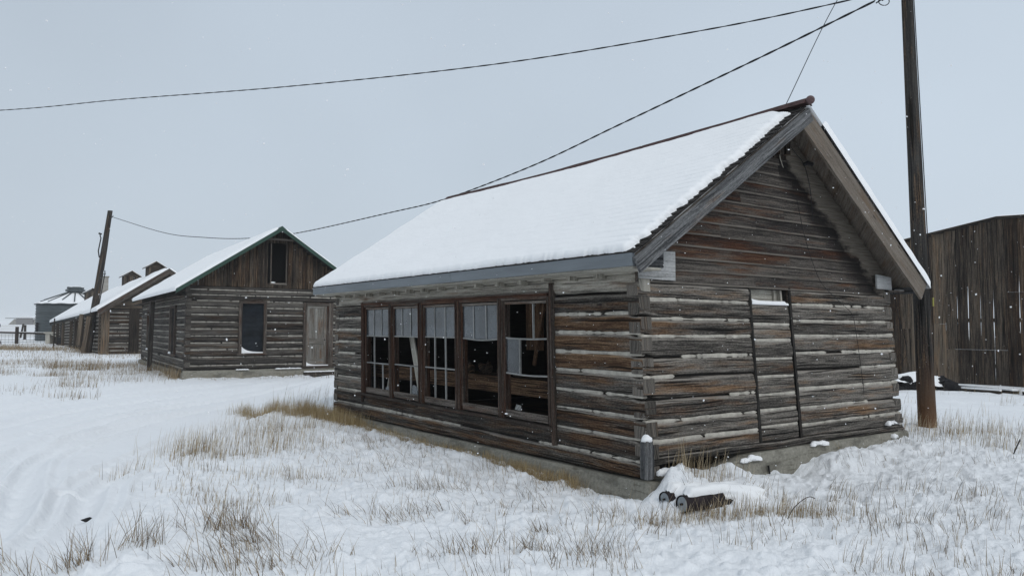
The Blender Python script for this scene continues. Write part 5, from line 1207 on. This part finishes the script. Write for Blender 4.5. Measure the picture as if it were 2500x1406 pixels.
# ================================================================== 9. drums and small things by the near corner
def drum(c, ax, r, ln, label, sn=True, capoff=0):
    c = np.array(c, float); ax = np.array(ax, float); ax /= np.linalg.norm(ax)
    e = empty("metal_canister", tuple(c), 0, label, "canister", "metal canisters by the cabin corner")
    k = np.array([0, .03, .06, .12, .5, .88, .94, 1.0]); rad = np.array([1.0, 1.04, 1.0, .985, .98, .985, 1.04, 1.0]) * r
    A = MB(); A.tube(ax[None] * (k[:, None] * ln), rad, 28, cap=False)
    pass; A.build("shell", M['drum'], e, None, True)
    A = MB(); pts = ax[None] * np.array([.035, .036, .037])[:, None]
    A.tube(np.array([ax * .012, ax * .03]), r * .86, 28); en = A.build("end_plate", M['drumend'], e)
    A = MB(); A.tube(np.array([ax * -.01, ax * .04]), r * .14, 12); A.build("bung", M['black'], en)
    A = MB(); A.tube(np.array([ax * (ln - .02), ax * ln]), r * .97, 28); A.build("end_plate", M['drum'], e)
    if sn:
        A = MB(); side = np.cross(ax, (0, 0, 1)); side /= np.linalg.norm(side)
        s = np.linspace(.055, ln + .08, 40); a = np.linspace(-1.3, .62, 16); S_, A_ = np.meshgrid(s, a, indexing='ij')
        tk = .075 * np.clip(sm((S_ - .05) / .07), 0, 1) * np.clip(1.0 - np.abs((A_ + .34) / .96) ** 4, 0, 1) + .02 * fbm(S_ * 8, A_ * 3, 7, 3)
        rr2 = r * 1.02 + np.maximum(tk, -.02)
        P = ax * S_[..., None] + side * (np.sin(A_) * rr2)[..., None] + np.array([0, 0, 1]) * (np.cos(A_) * rr2)[..., None]
        A.grid(P); A.build("snow_cap", M['rsnow'], e, None, True)
    return e
g1 = gz(1.66, 7.85)
drum((1.67, 7.38, .085), (.88, .47, .0), .084, .5, "larger black canister with a grey end, right one of the two at the corner")
drum((1.55, 7.63, .075), (.85, .53, .04), .074, .4, "smaller black canister against the foundation, left one of the two")
A = MB()
for k in range(5): lump(A, (2.12 + k * .06, 7.55 + k * .03, .05), (.07, .05, .05), k + 3, 8, .6, .9)
o = A.build("scrap_lump", M['black'], None); tag(o, "ragged dark lump poking from snow right of the larger canister", "scrap")
A = MB(); A.add([(2.60, 8.02, .04), (2.68, 8.03, .03), (2.63, 8.03, .12), (2.62, 8.07, .04), (2.70, 8.08, .03), (2.66, 8.07, .11)], [(0, 1, 2), (5, 4, 3), (0, 3, 4, 1), (1, 4, 5, 2), (2, 5, 3, 0)]); o = A.build("scrap_corner", M['black'], None); tag(o, "small dark pointed scrap sticking out of snow before the gable", "scrap")
# snow lobe lying over the scrap right of the canisters
A = MB(); lump(A, (2.18, 7.72, .10), (.42, .17, .12), 8, 26, .3, .6); lump(A, (1.86, 7.72, .10), (.25, .16, .12), 18, 20, .3, .6)
o = A.build("snow_mound", M['rsnow'], None, None, True); tag(o, "rounded snow mound heaped over the scrap beside the canisters", kind="stuff")
# flat dark stone in the rut
zz = gz(-4.04, 7.21); A = MB(); lump(A, (0, 0, 0), (.055, .04, .02), 3, 10, .5, .9); o = A.build("stone", M['black'], None); o.location = (-4.04, 7.21, zz + .012); tag(o, "small flat dark stone lying in the rut at lower left", "stone")
# twigs standing in the snow
def twig(pts, r, label):
    A = MB(); z = gz(pts[0][0], pts[0][1]); A.tube(smooth_line3([(p[0] - pts[0][0], p[1] - pts[0][1], p[2]) for p in pts], 5), r, 5, (.3, .3, .3)); o = A.build("twig", M['pole'], None); o.location = (pts[0][0], pts[0][1], z - .02); tag(o, label, "twig")
twig([(6.62, 9.92, 0), (6.66, 9.9, .12), (6.72, 9.9, .24)], .008, "short dark twig upright in snow near the right edge")
twig([(2.52, 6.9, 0), (2.62, 6.95, .12), (2.75, 6.98, .2), (2.82, 6.98, .19)], .004, "thin bent twig standing in the snow right of the canisters")

# ================================================================== 10. dry grass
def blades(name, label, patches, col, seed):
    r_ = np.random.default_rng(seed); X = []; Y = []; H_ = []; LX = []; LY_ = []; SP = []; Wd = []
    for (cx, cy, rx, ry, n, h, lx, ly, sp, ang, wd) in patches:
        n = int(n); a = r_.normal(0, .5, n); b = r_.normal(0, .5, n); c, s = math.cos(ang), math.sin(ang)
        X.append(cx + (a * rx) * c - (b * ry) * s); Y.append(cy + (a * rx) * s + (b * ry) * c)
        H_.append(h * (.35 + .85 * r_.random(n) ** 1.2)); LX.append(np.full(n, lx)); LY_.append(np.full(n, ly)); SP.append(np.full(n, sp)); Wd.append(np.full(n, wd))
    X, Y, H_, LX, LY_, SP, Wd = [np.concatenate(q) for q in (X, Y, H_, LX, LY_, SP, Wd)]
    v, u = uv_main(X, Y); ok = ~((v > -.02) & (v < W_) & (u > -.02) & (u < L_)); X, Y, H_, LX, LY_, SP, Wd = [q[ok] for q in (X, Y, H_, LX, LY_, SP, Wd)]
    n = len(X); Z = ground(X, Y) - .015
    th = r_.random(n) * 2 * np.pi; lean_ = SP * (.3 + r_.random(n)); dx = np.cos(th) * lean_ + LX; dy = np.sin(th) * lean_ * .8 + LY_
    bend = r_.random(n) * .9; t = np.array([0, .4, .75, 1.0])
    ln = np.sqrt(1 + dx ** 2 + dy ** 2)
    Px = X[:, None] + (H_ * dx / ln)[:, None] * (t ** (1 + bend[:, None])); Py = Y[:, None] + (H_ * dy / ln)[:, None] * (t ** (1 + bend[:, None]))
    Pz = Z[:, None] + (H_ / ln)[:, None] * t
    fa = r_.random(n) * np.pi; wx = np.cos(fa); wy = np.sin(fa)
    wt = np.array([1, .9, .6, .15]); wseed = Wd * (.7 + .6 * r_.random(n))
    A_ = np.stack([Px - wx[:, None] * wseed[:, None] * wt / 2, Py - wy[:, None] * wseed[:, None] * wt / 2, Pz], -1); B_ = np.stack([Px + wx[:, None] * wseed[:, None] * wt / 2, Py + wy[:, None] * wseed[:, None] * wt / 2, Pz], -1)
    V = np.stack([A_, B_], 2).reshape(-1, 3)      # n,4,2,3
    base = np.arange(n)[:, None] * 8; F = []
    for k in range(3): F.append(np.stack([base[:, 0] + 2 * k, base[:, 0] + 2 * k + 1, base[:, 0] + 2 * k + 3, base[:, 0] + 2 * k + 2], -1))
    F = np.concatenate(F)
    me = bpy.data.meshes.new(name); me.vertices.add(len(V)); me.vertices.foreach_set("co", V.ravel()); me.loops.add(F.size); me.loops.foreach_set("vertex_index", F.ravel().astype(np.int32))
    me.polygons.add(len(F)); me.polygons.foreach_set("loop_start", (np.arange(len(F)) * 4).astype(np.int32)); me.update(calc_edges=True)
    ca = me.color_attributes.new("tone", 'FLOAT_COLOR', 'POINT'); q = np.repeat(r_.random(n), 8); q2 = np.repeat(r_.random(n), 8); ca.data.foreach_set("color", np.stack([q, q2, q, np.ones_like(q)], 1).astype(np.float32).ravel())
    m, nt, b = newmat(name + "_mat", .8, .2); at = nt.nodes.new("ShaderNodeAttribute"); at.attribute_name = "tone"; sp = nt.nodes.new("ShaderNodeSeparateColor"); nt.links.new(at.outputs['Color'], sp.inputs[0])
    nt.links.new(ramp(nt, sp.outputs[0], [(0, col[0]), (.5, col[1]), (1, col[2])]), b.inputs['Base Color'])
    me.materials.append(m); o = bpy.data.objects.new(name, me); COL.objects.link(o); tag(o, label, "grass", kind="stuff"); return o
GOLD = ((.16, .10, .04), (.34, .25, .12), (.50, .41, .25)); GREY = ((.06, .043, .028), (.19, .14, .09), (.42, .33, .22)); STRAW = ((.13, .09, .05), (.32, .245, .15), (.55, .46, .32))
pt = []; r0 = np.random.default_rng(5)
def strip(v0, u0, v1, u1, k, n, h, wdt=.12, lx=0, sp=.25, wd=.003):
    for j in range(k):
        t = (j + .5) / k; q = lv(v0 + (v1 - v0) * t, u0 + (u1 - u0) * t); pt.append((q[0], q[1], wdt, wdt, n, h, lx, 0, sp, 0, wd))
strip(-.24, .9, -.24, 2.1, 10, 170, .15, .12); strip(-.2, 2.1, -.2, 2.9, 5, 110, .13, .08); strip(-.27, 2.9, -.25, 4.2, 9, 60, .11, .1); strip(-.3, 4.2, -.3, 6.8, 20, 60, .13, .12); strip(-.3, 6.8, -.5, 9.2, 30, 150, .26, .26); strip(-.7, 8.6, -1.6, 9.6, 16, 120, .25, .3)
blades("foundation_grass", "golden dry grass growing thick along the near cabin's foundation", pt, GOLD, 1)
pt = []
for (x, y, rx, ry, n, h) in ((-4.55, 10.6, .55, .5, 170, .36), (-4.05, 9.9, .5, .45, 380, .30), (-3.75, 11.2, .7, .7, 300, .32), (-4.2, 12.3, .7, .8, 260, .32), (-3.4, 10.2, .6, .6, 260, .24), (-4.5, 14, .6, 1.2, 200, .34), (-3.4, 12.4, .6, .9, 260, .3), (-3.0, 11, .5, .5, 160, .26), (-4.5, 16.5, .8, 1.2, 260, .4),
                             (-4.7, 9.2, .3, .4, 70, .22), (-3.6, 8.8, .7, .5, 110, .15), (-2.6, 8.9, .9, .4, 260, .16), (-3.4, 8.0, .7, .4, 140, .13), (-2.7, 7.6, .6, .3, 160, .13),
                             (6.6, 11.3, .9, .6, 420, .30), (7.0, 10.5, .7, .4, 260, .26), (6.3, 12.2, .5, .5, 160, .32), (7.6, 11.6, .9, .5, 260, .28), (7.2, 12.8, .8, .6, 120, .25),
                             (1.9, 7.02, .5, .14, 300, .17), (2.4, 7.05, .6, .16, 380, .19), (2.9, 7.15, .5, .2, 240, .19), (1.4, 6.95, .3, .14, 120, .16),
                             (1.98, 7.98, .24, .10, 80, .36), (2.25, 8.12, .24, .10, 60, .36), (1.78, 7.95, .16, .1, 30, .32)):
    pt.append((x, y, rx, ry, n * .8, h, .12, 0, .2, 0, .0042))
blades("straw_grass", "upright pale straw grass standing in patches through the snow", pt, STRAW, 2)
pt = []
for (x, y, rx, ry, n, h, lx) in ((-2.45, 6.55, .34, .25, 520, .26, -.25), (-2.1, 6.15, .32, .2, 420, .24, -.9), (-2.95, 6.05, .22, .2, 240, .26, .1), (-3.15, 5.55, .2, .14, 260, .24, -.4), (-2.35, 5.75, .3, .2, 260, .2, -.8), (-3.6, 5.65, .34, .2, 170, .22, -.5), (-1.9, 5.65, .4, .2, 260, .22, -.6),
                                (-1.55, 5.9, .3, .3, 80, .24, -.6), (-1.2, 9.6, .5, .4, 150, .16, -.4), (-.75, 7.3, .35, .2, 180, .17, -.8), (-1.1, 6.95, .3, .15, 130, .16, -.9), (-.35, 7.0, .14, .1, 90, .12, -.7), (-1.5, 7.2, .35, .2, 130, .18, -.7), (-.1, 7.6, .2, .12, 60, .14, -.8), (-.4, 8.2, .4, .3, 120, .18, -.7), (.3, 7.5, .2, .1, 70, .13, -.8), (.25, 6.6, .1, .08, 90, .12, -.9),
                                (-.9, 8.3, .5, .3, 110, .17, -.6), (-.35, 5.9, .3, .18, 140, .2, -.6), (.15, 6.05, .25, .12, 200, .2, -.5), (.75, 5.95, .25, .15, 200, .2, .0), (.5, 5.6, .35, .1, 150, .2, -.2), (1.2, 6.6, .2, .1, 60, .13, .0), (.95, 7.3, .25, .2, 120, .18, -.3), (1.35, 6.9, .18, .12, 110, .18, .2),
                                (-1.6, 9.9, .8, .6, 180, .17, -.4), (-2.2, 11.5, .8, .7, 240, .18, -.3), (-1.1, 10.9, .7, .6, 170, .17, -.3), (-.3, 9.4, .4, .3, 130, .17, -.4), (.5, 8.6, .3, .2, 110, .16, -.3), (.2, 8.0, .2, .1, 60, .14, -.5)):
    pt.append((x, y, rx, ry, n * .38, h * 1.2, lx * .8, 0, .8, 0, .0046))
blades("tussock_grass", "grey brown grass tussocks bent over in the foreground snow", pt, GREY, 3)
pt = []
for k in range(760):      # thin scatter over the whole rough snow
    a = r0.uniform(-.62, .66); rr3 = r0.uniform(3.6, 13.5) ; x, y = rr3 * math.sin(a), rr3 * math.cos(a)
    if x < np.interp(y, BND_Y, BND_X) + .25: continue
    if fbm(np.array([x * .6]), np.array([y * .6]), 7, 2)[0] < -.12: continue
    pt.append((x, y, .3, .2, r0.integers(3, 20), r0.uniform(.09, .25), r0.uniform(-.6, .5), 0, .4, 0, .0042))
for k in range(90):
    x = r0.uniform(1.6, 5.2); y = r0.uniform(4.6, 8.2); pt.append((x, y, .2, .14, r0.integers(6, 24), r0.uniform(.12, .27), r0.uniform(-.3, .5), 0, .3, 0, .0042))
blades("scattered_grass", "thin single stems scattered over the rough snow", pt, STRAW if 0 else ((.07, .05, .03), (.21, .155, .095), (.42, .34, .23)), 4)
pt = []
for k in range(420):
    x = r0.uniform(-24, -8.6); y = r0.uniform(17.5, 36)
    if x > np.interp(y, LFT_Y, LFT_X) + .6: continue
    if fbm(np.array([x * .25]), np.array([y * .25]), 17, 2)[0] < -.05 and y < 25: continue
    pt.append((x, y, .7, .6, 26 if y < 24 else 44, r0.uniform(.16, .32), .1, 0, .25, 0, .006))
for (x, y, n, h, rx, ry) in ((-16.2, 28.6, 300, .45, .6, .5), (-18, 29.5, 250, .45, .6, .5), (-13.6, 28.4, 320, .4, 1.0, .6), (-12.4, 27.6, 380, .4, .7, .6), (-11.4, 25.6, 420, .42, .6, .5), (-10.9, 24.4, 300, .35, .35, .4), (-11.9, 26.6, 380, .4, .5, .5), (-13.2, 29.8, 260, .35, .6, .6), (-17, 31, 500, .35, 2.5, 1.2), (-15.5, 25.5, 160, .3, .8, .5), (-12, 20.5, 160, .3, .8, .6), (-10.5, 17.9, 90, .3, .7, .4)): pt.append((x, y, rx, ry, n, h, .1, 0, .25, 0, .007))
for k in range(26): q = (-9.9 + k * .2, 23.95 + k * .1); pt.append((q[0], q[1] - .25, .2, .1, 10, .2, 0, 0, .25, 0, .006))
for k in range(150):
    y = r0.uniform(38, 66); x = -y * r0.uniform(.48, .76); pt.append((x, y, 1.6, 1.2, 26, r0.uniform(.15, .3), 0, 0, .3, 0, .012))
for k in range(60): x = r0.uniform(-40, -25); y = 48 + (-x - 25) * .5 + r0.uniform(-3, 2); pt.append((x, y, 1.2, .8, 60, .34, 0, 0, .3, 0, .013))
blades("field_grass", "dry brown grass spread across the snowy field at left", pt, ((.10, .07, .04), (.26, .19, .11), (.44, .36, .25)), 5)
pt = []
for k in range(30): x = r0.uniform(8, 18); y = r0.uniform(13.5, 20); pt.append((x, y, .3, .3, 9, .3, .1, 0, .2, 0, .004))
for k in range(16): pt.append((r0.uniform(12, 16), r0.uniform(19.5, 20.5), .4, .2, 26, .16, .1, 0, .3, 0, .005))
blades("yard_grass", "sparse stems in the smooth snow before the board barn", pt, STRAW, 6)

# ================================================================== 11. falling snow
_bm = bmesh.new(); bmesh.ops.create_icosphere(_bm, subdivisions=2, radius=1); V0 = np.array([v.co[:] for v in _bm.verts]); icf = [tuple(v.index for v in f.verts) for f in _bm.faces]; _bm.free()
A = MB()
for k in range(2900):
    d = r0.uniform(2.6, 12.5); a = r0.uniform(-.66, .66); x, y = d * math.sin(a), d * math.cos(a); z = 1.8 + r0.uniform(-.34, .46) * d
    v_, u_ = uv_main(x, y)
    if z < .1 or (v_ > -.45 and u_ > -.4 and v_ < 6 and u_ < 9): continue
    r = .0011 + .0026 * r0.random() ** 3; A.add(V0 * (r * r0.uniform(.5, 1.4, 3)) * (1 + .35 * r0.normal(0, 1, (len(V0), 1))).clip(.4, 1.7) + (x, y, z), icf)
o = A.build("falling_snow", M['rsnow'], None); tag(o, "small white snowflakes falling in the air before the cabins", kind="stuff")

# ================================================================== 12. snowy air that fades the far plain
def haze():
    m = bpy.data.materials.new("snowy_air"); m.use_nodes = True; nt = m.node_tree; nt.nodes.clear()
    o = nt.nodes.new("ShaderNodeOutputMaterial"); v = nt.nodes.new("ShaderNodeVolumePrincipled")
    v.inputs['Density'].default_value = HAZE; v.inputs['Color'].default_value = (1, 1, 1, 1); v.inputs['Anisotropy'].default_value = .0
    nt.links.new(v.outputs[0], o.inputs['Volume'])
    me = bpy.data.meshes.new("haze"); h = 2700
    V = [(x, y, z) for z in (-3.5, 14.0) for (x, y) in ((-h, -h), (h, -h), (h, h), (-h, h))]
    me.from_pydata(V, [], [(3, 2, 1, 0), (4, 5, 6, 7), (0, 1, 5, 4), (1, 2, 6, 5), (2, 3, 7, 6), (3, 0, 4, 7)]); me.materials.append(m)
    ob = bpy.data.objects.new("haze", me); COL.objects.link(ob); tag(ob, kind="stuff")
HAZE = 0.0005
haze()
